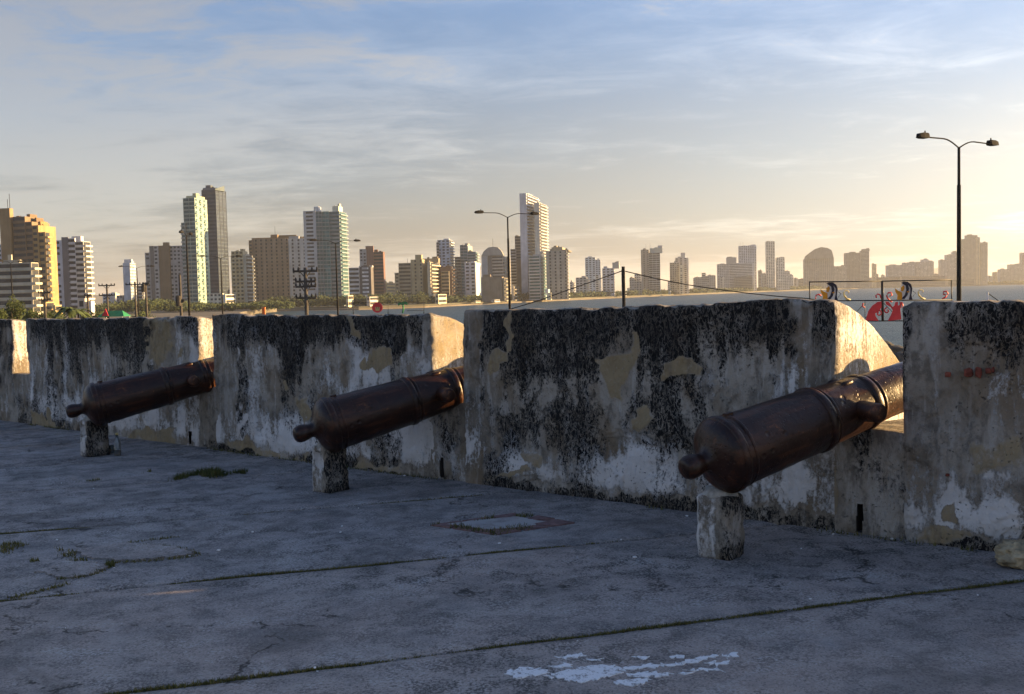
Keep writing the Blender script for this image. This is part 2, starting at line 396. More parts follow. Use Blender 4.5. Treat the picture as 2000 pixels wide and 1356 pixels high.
def sdpoly(px, py, poly):
    """signed distance (positive inside) in pixels"""
    p = np.array(poly, float); d = np.full(px.shape, 1e9); ins = np.zeros(px.shape, bool)
    n = len(p)
    for i in range(n):
        a, b = p[i], p[(i+1) % n]; e = b-a
        wx, wy = px-a[0], py-a[1]
        k = np.clip((wx*e[0]+wy*e[1])/(e@e+1e-9), 0, 1)
        d = np.minimum(d, np.hypot(wx-e[0]*k, wy-e[1]*k))
        c = ((a[1] > py) != (b[1] > py)) & (px < (b[0]-a[0])*(py-a[1])/((b[1]-a[1])+1e-12)+a[0])
        ins ^= c
    return np.where(ins, d, -d)
def pm(px, py, poly, soft=8): return smooth(-soft, soft, sdpoly(px, py, poly))
def el(px, py, x, y, rx, ry): return smooth(1.35, .65, np.hypot((px-x)/rx, (py-y)/ry))

OCHRE = {
 1: [[(288, 620), (335, 618), (345, 690), (318, 720), (296, 700)], [(255, 845), (330, 830), (330, 872), (260, 862)], [(60, 800), (90, 805), (120, 842), (70, 838)]],
 2: [[(660, 612), (682, 612), (703, 640), (700, 655), (684, 650)], [(716, 680), (760, 688), (764, 720), (735, 726), (718, 708)],
     [(432, 850), (520, 862), (560, 880), (620, 890), (600, 905), (520, 900), (435, 880)], [(670, 890), (785, 905), (785, 930), (672, 915)], [(583, 788), (602, 786), (604, 820), (588, 830)], [(543, 738), (560, 735), (562, 768), (546, 766)]],
 3: [[(1163, 697), (1205, 690), (1228, 690), (1238, 645), (1247, 650), (1252, 698), (1232, 728), (1206, 790), (1186, 762), (1170, 722)],
     [(1290, 712), (1328, 697), (1352, 702), (1370, 725), (1362, 746), (1330, 738), (1294, 740)], [(1242, 812), (1272, 806), (1280, 826), (1262, 840), (1244, 836)],
     [(960, 695), (978, 684), (992, 690), (988, 712), (966, 722)], [(986, 605), (999, 605), (1000, 690), (990, 690)], [(940, 925), (1020, 915), (1060, 928), (1030, 940), (940, 935)], [(1010, 880), (1075, 890), (1075, 920), (1030, 920)]],
 4: [[(1800, 1012), (1900, 1030), (1905, 1050), (1780, 1052)], [(1895, 865), (1990, 850), (2010, 900), (1900, 930)], [(1830, 990), (1880, 975), (1890, 1030), (1840, 1020)]],
 0: [],
}
def stains(idx, t, z, zt, px, py, face):
    """face: 0 inner face, 1 cheek, 2 top/outer"""
    px = px+(fbm(t*5, z*5, 0, 201, 4)-.5)*46*(1000/np.maximum(400, 1000)); py = py+(fbm(t*5, z*5, 0, 211, 4)-.5)*46
    n1 = fbm(t*2.2, z*1.1, 0, 11+idx*5, 5); n2 = fbm(t*7, z*3, 0, 31+idx, 4); n3 = fbm(t*1.1, z*1.1, 3, 51+idx, 3)
    h = zt-z
    blk = np.zeros_like(t); wht = np.zeros_like(t); och = np.zeros_like(t); pln = np.zeros_like(t)
    if face == 2:
        return .35+(n1-.5)*1.2, .1+(n2-.5)*.3, np.zeros_like(t), np.full_like(t, .3)
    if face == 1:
        return -.55+(n1-.5)*1.0+smooth(.30, .02, h)*.75, .42+(n2-.5)*1.0, np.full_like(t, .42)+(n3-.5)*.7, np.full_like(t, .2)  # cheeks paler and more ochre: golden sunlight put into the colour, over real staining
    if idx < 0:    # embrasure sill wall: smooth grey render, damp low down
        blk = .20+(n1-.5)*1.7+(n2-.5)*.9+smooth(.2, .0, z)*.25
        wht = .10+(n2-.5)*1.3+(n3-.5)*.8
        return blk, wht, (n3-.45)*.8+smooth(.45, .1, z)*.15, np.full_like(t, .45)
    band = {0: .10, 1: .34, 2: .34, 3: .40, 4: .42}[idx]*(.55+.9*n1)
    top = smooth(band*1.55, band*.35, h)
    drip = smooth(.50, .68, fbm(t*8, z*.45, 7, 71+idx, 4))*smooth(1.2, .15, h)
    blk = .13+top*1.0+drip*.95+(n1-.5)*2.0+(n2-.5)*.9
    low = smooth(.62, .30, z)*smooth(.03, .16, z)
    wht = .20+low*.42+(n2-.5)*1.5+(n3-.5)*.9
    if idx == 1:
        blk += .16; wht += .10*smooth(300, 230, px)+.10
        pln = np.maximum(smooth(284, 292, px)*.6, smooth(64, 56, px)*.8)
        blk -= smooth(284, 292, px)*.55+smooth(64, 54, px)*.5
        blk += .35*(el(px, py, 312, 640, 10, 30)+el(px, py, 296, 650, 6, 40))
        wht += .15*smooth(340, 350, px)
    if idx == 2:
        blk += .30*smooth(.15, .35, z); wht += .14
        q = np.maximum(smooth(474, 468, px), smooth(782, 794, px)); pln = q*.85
        blk = blk*(1-q*.55)-q*.12
        wht += .35*el(px, py, 690, 662, 13, 22)+.22*el(px, py, 545, 855, 40, 45)+.15*el(px, py, 480, 740, 30, 60)
        blk += .5*smooth(.085, .02, z)*smooth(.35, .6, n2+.1)
    if idx == 3:
        q = np.maximum(smooth(946, 934, px), smooth(1534, 1556, px)); pln = q*.85
        blk = blk*(1-q*.55)-q*.16
        blk += .34*el(px, py, 1180, 835, 210, 55)+.22*el(px, py, 1020, 860, 60, 50)
        blk += .42*pm(px, py, [(1060, 698), (1160, 700), (1185, 770), (1130, 730), (1105, 728), (1080, 745)], 14)
        wht += .40*pm(px, py, [(985, 885), (1075, 905), (1200, 900), (1330, 845), (1345, 960), (1240, 955), (1130, 945), (1000, 920)], 22)
        wht += .38*pm(px, py, [(1078, 745), (1110, 722), (1130, 730), (1148, 785), (1138, 785), (1108, 735), (1094, 790), (1084, 780)], 7)
        wht += .22*el(px, py, 1290, 690, 45, 14)+.2*el(px, py, 1030, 720, 30, 60)+.18*el(px, py, 1370, 720, 20, 40)
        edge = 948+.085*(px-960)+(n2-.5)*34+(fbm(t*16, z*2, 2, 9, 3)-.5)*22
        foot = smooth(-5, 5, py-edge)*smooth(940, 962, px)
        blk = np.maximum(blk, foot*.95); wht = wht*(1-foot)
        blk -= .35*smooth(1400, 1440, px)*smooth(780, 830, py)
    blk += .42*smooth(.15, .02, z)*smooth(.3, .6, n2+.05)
    if idx == 4:
        blk += .16
        q = smooth(1858, 1838, px-.04*(py-600)); pln = q*.8
        blk = blk*(1-q*.55)-q*.05
        stone = pm(px, py, [(1882, 745), (2020, 735), (2020, 855), (1885, 840)], 10)
        blk = blk*(1-stone*.8)-stone*.30; wht += stone*.10
        wht += .36*el(px, py, 1830, 775, 14, 28)+.42*pm(px, py, [(1890, 990), (2030, 975), (2030, 1045), (1900, 1045)], 16)+.2*el(px, py, 1960, 930, 40, 12)
        blk += .42*el(px, py, 1950, 950, 60, 22)
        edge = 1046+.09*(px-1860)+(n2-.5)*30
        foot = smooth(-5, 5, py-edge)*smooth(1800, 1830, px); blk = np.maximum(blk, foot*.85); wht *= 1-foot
    if idx == 0: pln[:] = .7
    wht -= np.clip(blk, 0, .6)*.3
    for poly in OCHRE.get(idx, []):
        och = np.maximum(och, pm(px, py, poly, 12)*(.60 if (idx == 4 or min(q[1] for q in poly) > 840) else 1.0))
    keep = 1-smooth(.45, .6, och)*.6
    blk = np.where(blk > 0, blk*keep, blk)-smooth(.4, .6, och)*.25; wht = wht*keep-smooth(.4, .6, och)*.3
    pln = np.maximum(pln, smooth(.4, .6, och)*.9)
    return blk, wht, och, pln

def patch(fn, na, nb):
    a, b = np.meshgrid(np.linspace(0, 1, na+1), np.linspace(0, 1, nb+1), indexing='ij')
    P = fn(a.ravel(), b.ravel())
    i, j = np.meshgrid(np.arange(na), np.arange(nb), indexing='ij'); q = (i*(nb+1)+j).ravel()
    F = np.stack([q, q+nb+1, q+nb+2, q+1], 1)
    return P, F

def make_block(name, idx, t0, t1, ztops, kl, kr, parent, drop=.39, step=.012, rr=.04, zb=-.06, slot=None, amp=1.0, mould=0):
    """solid wall block between t0 and t1; ends lean by kl, kr per metre of depth; top falls away outward"""
    tz = np.array(ztops, float)
    def ztop(t, s):
        z = np.interp(t, tz[:, 0], tz[:, 1]) + (fbm(t*3.1, s*2, 0, 91+abs(idx), 4)-.5)*.035
        return z - drop*np.power(np.maximum(s, 0), 1.6)
    def surf(a, s, c):        # a 0..1 along, s depth, c 0..1 height
        ta = t0+kl*s; tb = t1+kr*s; t = ta+(tb-ta)*a; zt = ztop(t, s); z = zb+(zt-zb)*c
        # round the edges: project onto a rounded box
        r = rr
        zr = z-zt
        ct = np.clip(t, ta+r, tb-r); cs = np.clip(s, r, THICK-r); cz = np.minimum(zr, -r)
        d = np.stack([t-ct, s-cs, zr-cz], 1); L = np.linalg.norm(d, axis=1, keepdims=True); L[L < 1e-9] = 1
        k = np.where(L > r, r/L, 1.0)
        t, s2, zr = ct+d[:, 0]*k[:, 0], cs+d[:, 1]*k[:, 0], cz+d[:, 2]*k[:, 0]
        return t, s2, zr+zt, zt
    V = []; F = []; AT = []; n = 0
    W = t1-t0; H = max(tz[:, 1])-zb
    specs = [(0, lambda a, b: (a, np.zeros_like(a), b), max(8, int(W/step)), max(8, int(H/step))),
             (2, lambda a, b: (b, a*THICK, np.ones_like(a)), 40, max(8, int(W/.04))),
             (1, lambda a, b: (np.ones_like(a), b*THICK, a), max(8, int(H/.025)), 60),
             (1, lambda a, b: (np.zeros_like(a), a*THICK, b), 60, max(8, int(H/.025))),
             (2, lambda a, b: (b, np.full_like(a, THICK), a), 16, max(6, int(W/.12)))]
    slotv = None
    for face, fn, na, nb in specs:
        def f(a, b):
            a2, s, c = fn(a, b); return np.stack(surf(a2, s, c), 1)
        P, Q = patch(f, na, nb)
        t, s, z, zt = P.T
        g = lambda k, sc: fbm(t*sc, s*sc, z*sc, k+idx*3, 3)-.5
        big = g(301, 2.4); fin = g(401, 11); rag = g(501, 34)
        fl = fbm(t*3.3, z*2.6+s, 5, 701+idx, 5)
        ds = (big*.035+fin*.016+rag*.008)*amp+(smooth(.50, .52, fl)*.010+smooth(.60, .615, fl)*.010-.008)*amp; dt = g(601, 5)*.02*amp
        pos = np.array(W0)[None]+np.outer(t+dt, np.array(UT))+np.outer(s+ds, np.array(UN))
        chip = smooth(.55, .68, fbm(t*11, s*6, 0, 801+idx, 4))*smooth(.10, .0, zt-z)*smooth(.35, .0, s)
        pos[:, 2] = z+(fin*.010+rag*.004)*amp*(1 if face else .3)-chip*.020*(1 if idx >= 0 else 0)
        if face == 0 and slot:
            st, sw, sz0, sz1 = slot
            cen = pos[Q].mean(1); tq = (cen-np.array(W0))@np.array(UT)
            hole = (abs(tq-st) < sw/2) & (cen[:, 2] < sz1) & (cen[:, 2] > sz0)
            Q = Q[~hole]
        px, py = project(pos)
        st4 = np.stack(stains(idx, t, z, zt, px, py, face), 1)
        if face == 0: pos -= np.outer(smooth(.42, .58, st4[:, 2])*.007+smooth(.75, 1.0, st4[:, 1])*.004, np.array(UN))
        V.append(pos); AT.append(st4); F.append(Q+n); n += len(pos)
    V = np.concatenate(V); F = np.concatenate(F); AT = np.concatenate(AT)
    me = bpy.data.meshes.new(name); me.from_pydata(V.tolist(), [], F.tolist()); me.update()
    ca = me.color_attributes.new('stain', 'FLOAT_COLOR', 'POINT'); ca.data.foreach_set('color', AT.astype(np.float32).ravel())
    o = bpy.data.objects.new(name, me); link(o, parent); o.matrix_parent_inverse = Matrix.Translation(-parent.location)
    me.materials.append(MAT['wall']); me.shade_smooth()
    return o

def slot_t(px_):
    g = ray(px_, 573.5-.0244*(px_-1000)); k = g.x/g.y; return (W0.y*k-W0.x)/(UT.x-UT.y*k)
S1, S2, S3 = (slot_t(362), .05, .015, .165), (slot_t(852), .045, .015, .19), (slot_t(1676), .042, .015, .20)
wall = thing('parapet_wall', 'long weathered plaster parapet wall, stained black, with gun embrasures between its blocks', 'wall', wp(-3, .8, 0))
mer = {}
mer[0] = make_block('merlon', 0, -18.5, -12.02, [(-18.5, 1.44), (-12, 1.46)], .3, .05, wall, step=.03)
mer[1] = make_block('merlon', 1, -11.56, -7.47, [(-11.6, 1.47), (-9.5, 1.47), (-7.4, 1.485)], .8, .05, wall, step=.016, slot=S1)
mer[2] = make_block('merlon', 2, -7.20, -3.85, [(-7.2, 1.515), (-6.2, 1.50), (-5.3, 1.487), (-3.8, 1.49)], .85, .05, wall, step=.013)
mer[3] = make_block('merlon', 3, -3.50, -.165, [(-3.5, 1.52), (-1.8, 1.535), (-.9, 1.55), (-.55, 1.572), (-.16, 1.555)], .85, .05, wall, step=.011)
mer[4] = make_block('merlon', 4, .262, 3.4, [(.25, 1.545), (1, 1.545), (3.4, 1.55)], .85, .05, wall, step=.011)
for k, l in ((0, 'block beside the empty gun embrasure'), (1, 'block with ochre streaks beside the gun with the bottle'), (2, 'black topped block streaked with white salts'), (3, 'widest block with ochre mortar patches and black foot'), (4, 'pitted block with bits of red brick showing')):
    mer[k]['label'] = l
SILL = .70
slotbox = []
slotbox = [(*S1, mer[1])]
for k, (a, b) in enumerate([(-12.10, -11.50), (-7.56, -7.12), (-3.93, -3.43), (-.245, .335)]):
    sl_ = {2: S2, 3: S3}.get(k)
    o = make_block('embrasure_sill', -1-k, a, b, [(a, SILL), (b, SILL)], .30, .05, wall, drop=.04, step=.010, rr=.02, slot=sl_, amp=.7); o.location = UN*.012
    if sl_: slotbox.append((*sl_, o))
# drain slots: recesses behind holes left in the wall face
for st, sw, z0, z1, par in slotbox:
    c = wp(st, .03, 0); m = MB(); h = sw/2+.012
    m.box(c-UT*(h+.01)+Vector((0, 0, z0-.02)), UT*.01, UN*.25, (0, 0, z1-z0+.04)); m.box(c+UT*h+Vector((0, 0, z0-.02)), UT*.01, UN*.25, (0, 0, z1-z0+.04))
    m.box(c-UT*h+Vector((0, 0, z1+.012)), UT*(2*h), UN*.25, (0, 0, .01)); m.box(c-UT*h+UN*.24+Vector((0, 0, z0-.02)), UT*(2*h), UN*.01, (0, 0, z1-z0+.03))
    m.build('drain_slot', MAT['seawall'], par)
# broken bricks showing in the right-hand block
for px_, py_, ww, hh in ((1853, 731, .03, .03), (1893, 727, .042, .05), (1913, 727, .03, .062), (1932, 724, .03, .032), (1941, 722, .012, .03), (1852, 927, .02, .015)):
    d = ray(px_, py_); k = (W0-Vector((0, 0, EYE))).dot(UN)/d.dot(UN); P = Vector((0, 0, EYE))+d*k
    bm = bmesh.new(); bmesh.ops.create_icosphere(bm, subdivisions=2, radius=.5)
    for v in bm.verts:
        q = Vector((max(-.38, min(.38, v.co.x))*ww*1.5, v.co.y*.03, max(-.38, min(.38, v.co.z))*hh*1.4)); q *= 1+.35*(random.random()-.5)
        v.co = P-UN*.016+UT*q.x+UN*q.y+Vector((0, 0, q.z))
    bmobj('brick', bm, MAT['brick'], mer[4])

# rampart under the parapet, terrace bed
def poly_prism(name, pts, z0, z1, mat, parent=None):
    n = len(pts); v = [(p[0], p[1], z0) for p in pts]+[(p[0], p[1], z1) for p in pts]
    f = [tuple(range(n))[::-1], tuple(range(n, 2*n))]+[(i, (i+1) % n, n+(i+1) % n, n+i) for i in range(n)]
    return meshobj(name, v, f, mat, parent)
GZ = -4.5; SEA = EYE-9.0
a, b = wp(-40, .1, 0), wp(22, .1, 0); a2, b2 = wp(-40, THICK+.1, 0), wp(22, THICK+.1, 0)
ram = poly_prism('rampart', [a, b, b2, a2], GZ-.5, -.065, MAT['mortar']); ram['kind'] = 'structure'
bed = meshobj('terrace_bed', [(-30, -12, -.035), tuple(wp(16, .35, -.035)), tuple(wp(-32, .35, -.035)), (-30, 20, -.035)], [(0, 1, 2, 3)], MAT['soil']); bed['kind'] = 'structure'

# ------------------------------------------------------------------ terrace floor: cast strips with grassy joints
FE = Vector((math.sin(R(74)), math.cos(R(74)), 0)); FN = Vector((-FE.y, FE.x, 0))
joints = [-6.0, -4.2, -2.4, -.7, 1.05, 2.76, 4.46, 6.12, 7.94, 9.67, 11.2, 12.9, 14.6, 16.4, 18.2, 20.0]
floor = bpy.data.objects.new('terrace_floor', None); COL.objects.link(floor); floor['kind'] = 'structure'
def wall_e(nn, s):   # e where the strip line n meets the line at depth s from the wall's inner face
    B = wp(0, s, 0); return ((B-FN*nn).dot(UN))/FE.dot(UN)
def jn(e, j): return (fbm(np.asarray(e)*1.3, j*7.7, 0, 5, 3)-.5)*.05
WALLSTOP = .22
for j in range(len(joints)-1):
    n0, n1 = joints[j], joints[j+1]
    near = 2.5 < n1 < 12
    step = .06 if near else .35
    emin = -14.0 if j < 10 else -22.0
    ny = max(3, int((n1-n0)/step)); e1m = max(wall_e(n0, WALLSTOP), wall_e(n1, WALLSTOP)); e1m = min(e1m, 12)
    nx = max(4, int((e1m-emin)/step))
    a, b = np.meshgrid(np.linspace(0, 1, nx+1), np.linspace(0, 1, ny+1), indexing='ij'); a = a.ravel(); b = b.ravel()
    nn0 = n0+b*(n1-n0); ee = np.array([min(wall_e(q, WALLSTOP), 14) for q in n0+np.linspace(0, 1, ny+1)*(n1-n0)])
    eend = np.tile(ee, nx+1)
    e = emin+(eend-emin)*a
    lo = n0+.009+jn(e, j)+np.abs(fbm(e*9, j, 0, 8, 3)-.5)*.03; hi = n1-.009+jn(e, j+1)-np.abs(fbm(e*9, j+40, 0, 8, 3)-.5)*.03
    nn = lo+(hi-lo)*b
    X = FE.x*e+FN.x*nn; Y = FE.y*e+FN.y*nn
    Z = (fbm(X*.8, Y*.8, 0, 3, 3)-.5)*.012+(fbm(X*5, Y*5, 0, 4, 3)-.5)*.0015
    Z -= smooth(.05, .0, np.minimum(nn-lo, hi-nn))*.008
    warm = {6: .75, 5: .95, 4: .9}.get(j, .25)+(fbm(X*.7, Y*.7, 0, 13, 3)-.5)*.9
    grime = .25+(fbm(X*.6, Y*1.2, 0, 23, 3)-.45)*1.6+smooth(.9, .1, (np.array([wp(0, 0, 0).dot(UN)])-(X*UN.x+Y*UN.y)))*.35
    pale = (fbm(X*.9, Y*.9, 0, 33, 3)-.58)*1.5
    V = np.stack([X, Y, Z], 1); i, k = np.meshgrid(np.arange(nx), np.arange(ny), indexing='ij'); q = (i*(ny+1)+k).ravel()
    F = np.stack([q, q+ny+1, q+ny+2, q+1], 1)
    # skirts along both joints
    for col, flip in ((0, 1), (ny, 0)):
        idx = np.arange(nx+1)*(ny+1)+col; sk = V[idx].copy(); sk[:, 2] -= .05; b0 = len(V); V = np.concatenate([V, sk])
        r = np.arange(nx); A = np.stack([idx[r], idx[r+1], b0+r+1, b0+r], 1)
        F = np.concatenate([F, A[:, ::-1] if flip else A])
        warm = np.concatenate([warm, warm[idx]]); grime = np.concatenate([grime, np.ones(nx+1)]); pale = np.concatenate([pale, np.zeros(nx+1)])
    me = bpy.data.meshes.new('slab'); me.from_pydata(V.tolist(), [], F.tolist()); me.update()
    ca = me.color_attributes.new('tone', 'FLOAT_COLOR', 'POINT')
    ca.data.foreach_set('color', np.stack([np.clip(warm, 0, 1), np.clip(grime, 0, 1), np.clip(pale, 0, 1), np.ones(len(V))], 1).astype(np.float32).ravel())
    o = bpy.data.objects.new('slab', me); link(o, floor); me.materials.append(MAT['floor']); me.shade_smooth()

def fz(x, y): return float((fbm(x*.8, y*.8, 0, 3, 3)-.5)*.012+(fbm(x*5, y*5, 0, 4, 3)-.5)*.0015)
def sheet(name, poly, dz, mat, parent, jag=.012, tone=None, drop=None, step=.03):
    """thin irregular sheet on the floor, outline given in photo pixels"""
    pts = [onz(*p) for p in poly]; out = []
    for i in range(len(pts)):
        a, b = pts[i], pts[(i+1) % len(pts)]; n = max(1, int((b-a).length/step))
        for k in range(n):
            p = a.lerp(b, k/n); out.append(p+Vector((random.uniform(-jag, jag), random.uniform(-jag, jag), 0)))
    bm = bmesh.new(); top = [bm.verts.new((p.x, p.y, fz(p.x, p.y)+dz)) for p in out]
    f = bm.faces.new(top)
    if f.normal.z < 0: f.normal_flip()
    bot = [bm.verts.new((p.x, p.y, fz(p.x, p.y)-.01)) for p in out]
    for i in range(len(top)):
        bm.faces.new((top[i], bot[i], bot[(i+1) % len(top)], top[(i+1) % len(top)]))
    bmesh.ops.triangulate(bm, faces=[f])
    bmesh.ops.recalc_face_normals(bm, faces=bm.faces)
    o = bmobj(name, bm, mat, parent)
    if tone is not None:
        ca = o.data.color_attributes.new('tone', 'FLOAT_COLOR', 'POINT'); ca.data.foreach_set('color', np.tile(np.array([*tone, 1], np.float32), len(o.data.vertices)))
    return o
sheet('concrete_patch', [(150, 1076), (240, 1063), (340, 1069), (380, 1083), (330, 1091), (250, 1097), (180, 1093)], .012, MAT['floor'], floor, .02, (.8, .1, .25))
sheet('concrete_patch', [(72, 1117), (120, 1098), (180, 1099), (213, 1110), (180, 1124), (120, 1131)], .010, MAT['floor'], floor, .02, (.7, .15, .2))
sheet('concrete_patch', [(873, 1026), (930, 1018), (1010, 1011), (1064, 1021), (1030, 1031), (955, 1036)], .010, MAT['floor'], floor, .006, (.3, .0, .55))
PAINT = [[(987, 1317), (1010, 1307), (1060, 1306), (1072, 1312), (1050, 1320), (1010, 1325)], [(1058, 1322), (1100, 1312), (1150, 1302), (1200, 1300), (1212, 1314), (1170, 1326), (1130, 1333), (1095, 1326)],
 [(1200, 1304), (1260, 1298), (1330, 1294), (1380, 1280), (1402, 1280), (1360, 1294), (1290, 1302), (1210, 1310)], [(1205, 1330), (1240, 1325), (1272, 1326), (1262, 1336), (1228, 1341), (1205, 1336)],
 [(1222, 1318), (1270, 1313), (1312, 1315), (1290, 1322), (1230, 1322)], [(1340, 1309), (1375, 1304), (1405, 1306), (1410, 1312), (1370, 1311)], [(1405, 1280), (1440, 1276), (1447, 1281), (1420, 1287)],
 [(1085, 1284), (1130, 1277), (1150, 1280), (1110, 1288)], [(1078, 1303), (1110, 1296), (1125, 1300), (1100, 1305)], [(1240, 1284), (1266, 1282), (1264, 1286), (1244, 1287)], [(1303, 1282), (1330, 1279), (1330, 1283), (1306, 1285)],
 [(1400, 1297), (1424, 1292), (1424, 1297), (1404, 1300)], [(1150, 1290), (1178, 1287), (1170, 1293)], [(1378, 1293), (1398, 1292), (1390, 1297)], [(1325, 1315), (1350, 1313), (1340, 1320)]]
for p in PAINT: sheet('paint_flake', p, .0035, MAT['paint'], floor, .016, step=.014)
# brick frame let into the floor
oc = [onz(*p) for p in ((838, 1027), (1012, 1002), (1128, 1022), (968, 1046))]
ic = [onz(*p) for p in ((873, 1026), (1010, 1011), (1066, 1021), (955, 1036))]
bshape = None
for i in range(4):
    a, b, c, d = oc[i], oc[(i+1) % 4], ic[(i+1) % 4], ic[i]
    L = (b-a).length; n = max(3, round(L/.21))
    for k in range(n):
        if random.random() < .2: continue
        u0, u1 = (k+.05)/n, (k+.95)/n
        q = [a.lerp(b, u0), a.lerp(b, u1), d.lerp(c, u1), d.lerp(c, u0)]; cen = sum(q, Vector())/4; q = [cen+(x-cen)*.93 for x in q]
        z = fz(cen.x, cen.y)+.007+random.random()*.006
        m = MB(); m.hexa([(x.x, x.y, -.03) for x in q]+[(x.x, x.y, z) for x in q]); m.build('brick', MAT['floorbrick'], floor)

# grass: one mesh of blades along joints and patches
gv = []; gf = []; gt = []
def blade(x, y, z, h, tone):
    a = random.random()*6.283; w = .0025+.003*random.random(); l = h*.55
    dx, dy = math.cos(a), math.sin(a); ox, oy = -dy*w, dx*w; n = len(gv)
    gv.extend([(x-ox, y-oy, z), (x+ox, y+oy, z), (x+dx*l*random.random()*1.6, y+dy*l*random.random()*1.6, z+h)]); gf.append((n, n+1, n+2)); gt.extend([tone]*3)
def joint_grass(nn, j, e0, e1, dens, hmax):
    L = e1-e0; N = int(L*dens)
    es = e0+RNG.random(N)*L; keep = fbm(es*2.2, j*3.1, 0, 77, 4)
    js = jn(es, j)
    for e, k, jj in zip(es, keep, js):
        if k < .27+.2*random.random(): continue
        o = nn+jj+random.gauss(0, .009)
        x, y = FE.x*e+FN.x*o, FE.y*e+FN.y*o
        blade(x, y, -.012, .008+hmax*.9*max(0, k-.3)*random.random()**1.6, min(1, max(0, random.gauss(.58, .28))))
joint_grass(4.46, 6, -3.2, 4.3, 1500, .05)
joint_grass(6.12, 7, -4.6, 2.45, 1500, .05)
joint_grass(7.94, 8, -6.0, -.6, 1300, .045)
joint_grass(7.94, 8, -.6, 2.0, 400, .03)
joint_grass(9.67, 9, -7.4, -2.5, 900, .05)
joint_grass(11.2, 10, -9, -4.5, 320, .05)
joint_grass(2.76, 5, -2.5, 4.0, 300, .05)
def patch_grass(poly, N, h, tone, thr=.45):
    px = [p[0] for p in poly]; py = [p[1] for p in poly]
    X = RNG.uniform(min(px), max(px), N*3); Y = RNG.uniform(min(py), max(py), N*3)
    ins = sdpoly(X, Y, poly) > 0; X, Y = X[ins][:N], Y[ins][:N]
    for x, y in zip(X, Y):
        p = onz(x, y); k = float(fbm(p.x*4, p.y*4, 0, 61, 3))
        if k < thr+.12*random.random()+.22*float(smooth(7, 0, sdpoly(np.array([x]), np.array([y]), poly))[0]): continue
        blade(p.x, p.y, fz(p.x, p.y)-.002, h*(.3+random.random()*k*1.4), min(1, max(0, random.gauss(tone, .22))))
patch_grass([(300, 935), (390, 922), (440, 913), (485, 918), (478, 928), (400, 936), (330, 941)], 3400, .055, .25, .35)
patch_grass([(255, 922), (290, 918), (300, 923), (270, 926)], 300, .03, .5)
patch_grass([(125, 942), (195, 934), (205, 941), (150, 946)], 600, .03, .6)
patch_grass([(0, 1058), (90, 1060), (160, 1072), (150, 1095), (60, 1090), (0, 1090)], 1800, .035, .65, .5)
patch_grass([(55, 1092), (175, 1090), (180, 1100), (60, 1100)], 500, .03, .5, .4)
patch_grass([(205, 1098), (228, 1096), (228, 1112), (205, 1114)], 350, .045, .35, .3)
for seg in ([(240, 1064), (345, 1068), (388, 1084)], [(388, 1086), (300, 1096), (215, 1100)], [(205, 1113), (170, 1126), (110, 1132)], [(130, 1142), (80, 1155), (20, 1168)], [(250, 1060), (345, 1049)]):
    for a, b in zip(seg[:-1], seg[1:]):
        for _ in range(150):
            k = random.random(); p = onz(a[0]+(b[0]-a[0])*k, a[1]+(b[1]-a[1])*k)
            p += Vector((random.gauss(0, .015), random.gauss(0, .015), 0)); blade(p.x, p.y, fz(p.x, p.y)-.002, .006+.02*random.random()**2, min(1, max(0, random.gauss(.6, .25))))
for i in range(4):
    for _ in range(420):
        k = random.random(); p = oc[i].lerp(oc[(i+1) % 4], k).lerp(ic[i].lerp(ic[(i+1) % 4], k), random.random())
        if fbm(p.x*5, p.y*5, 0, 88, 3) < .5: continue
        blade(p.x, p.y, fz(p.x, p.y)-.002, .012+.03*random.random(), min(1, max(0, random.gauss(.45, .25))))
# weeds at the foot of the wall
for _ in range(2600):
    t = random.uniform(-11.5, 1.4); k = float(fbm(t*1.6, 0, 0, 99, 4))
    if k < .52: continue
    p = wp(t, -.03-abs(random.gauss(0, .02)), 0); blade(p.x, p.y, fz(p.x, p.y)-.002, .01+.035*random.random()**2, min(1, max(0, random.gauss(.5, .25))))
go = meshobj('joint_grass', gv, gf, MAT['grass']); go['kind'] = 'stuff'; go['label'] = 'dry grass and moss growing in the floor joints'
ca = go.data.attributes.new('tone', 'FLOAT', 'POINT'); ca.data.foreach_set('value', np.array(gt, np.float32))

# litter
LIT = [(493, 1041, .030), (111, 1056, .022), (131, 1081, .02), (120, 945, .022), (183, 956, .02), (427, 1077, .035), (210, 1040, .015), (222, 1099, .02), (223, 1110, .018), (1213, 1055, .022), (975, 1063, .03), (936, 923, .02), (790, 930, .03), (1342, 1010, .03), (1627, 1046, .03), (1742, 1056, .04), (1565, 1073, .02), (1240, 1090, .035), (615, 1306, .022), (620, 1313, .02), (665, 1042, .03), (668, 1030, .03), (128, 1230, .014), (1910, 1165, .02), (1582, 1171, .02), (1380, 1220, .014), (700, 994, .02), (370, 1087, .018), (440, 925, .035), (1128, 1253, .012)]
for x, y, s in LIT:
    p = onz(x, y); bm = bmesh.new(); bmesh.ops.create_icosphere(bm, subdivisions=1, radius=s/2)
    for v in bm.verts:
        v.co *= random.uniform(.5, 1.15); v.co.z = v.co.z*.45+s*.2; v.co.y *= .6
    o = bmobj('litter_scrap', bm, MAT['white']); o.location = (p.x, p.y, fz(p.x, p.y)+.002); o.rotation_euler = (0, 0, random.random()*6)
    tag(o, 'small crumpled white scrap of litter on the concrete floor', 'litter', 'white scraps of litter on the floor')

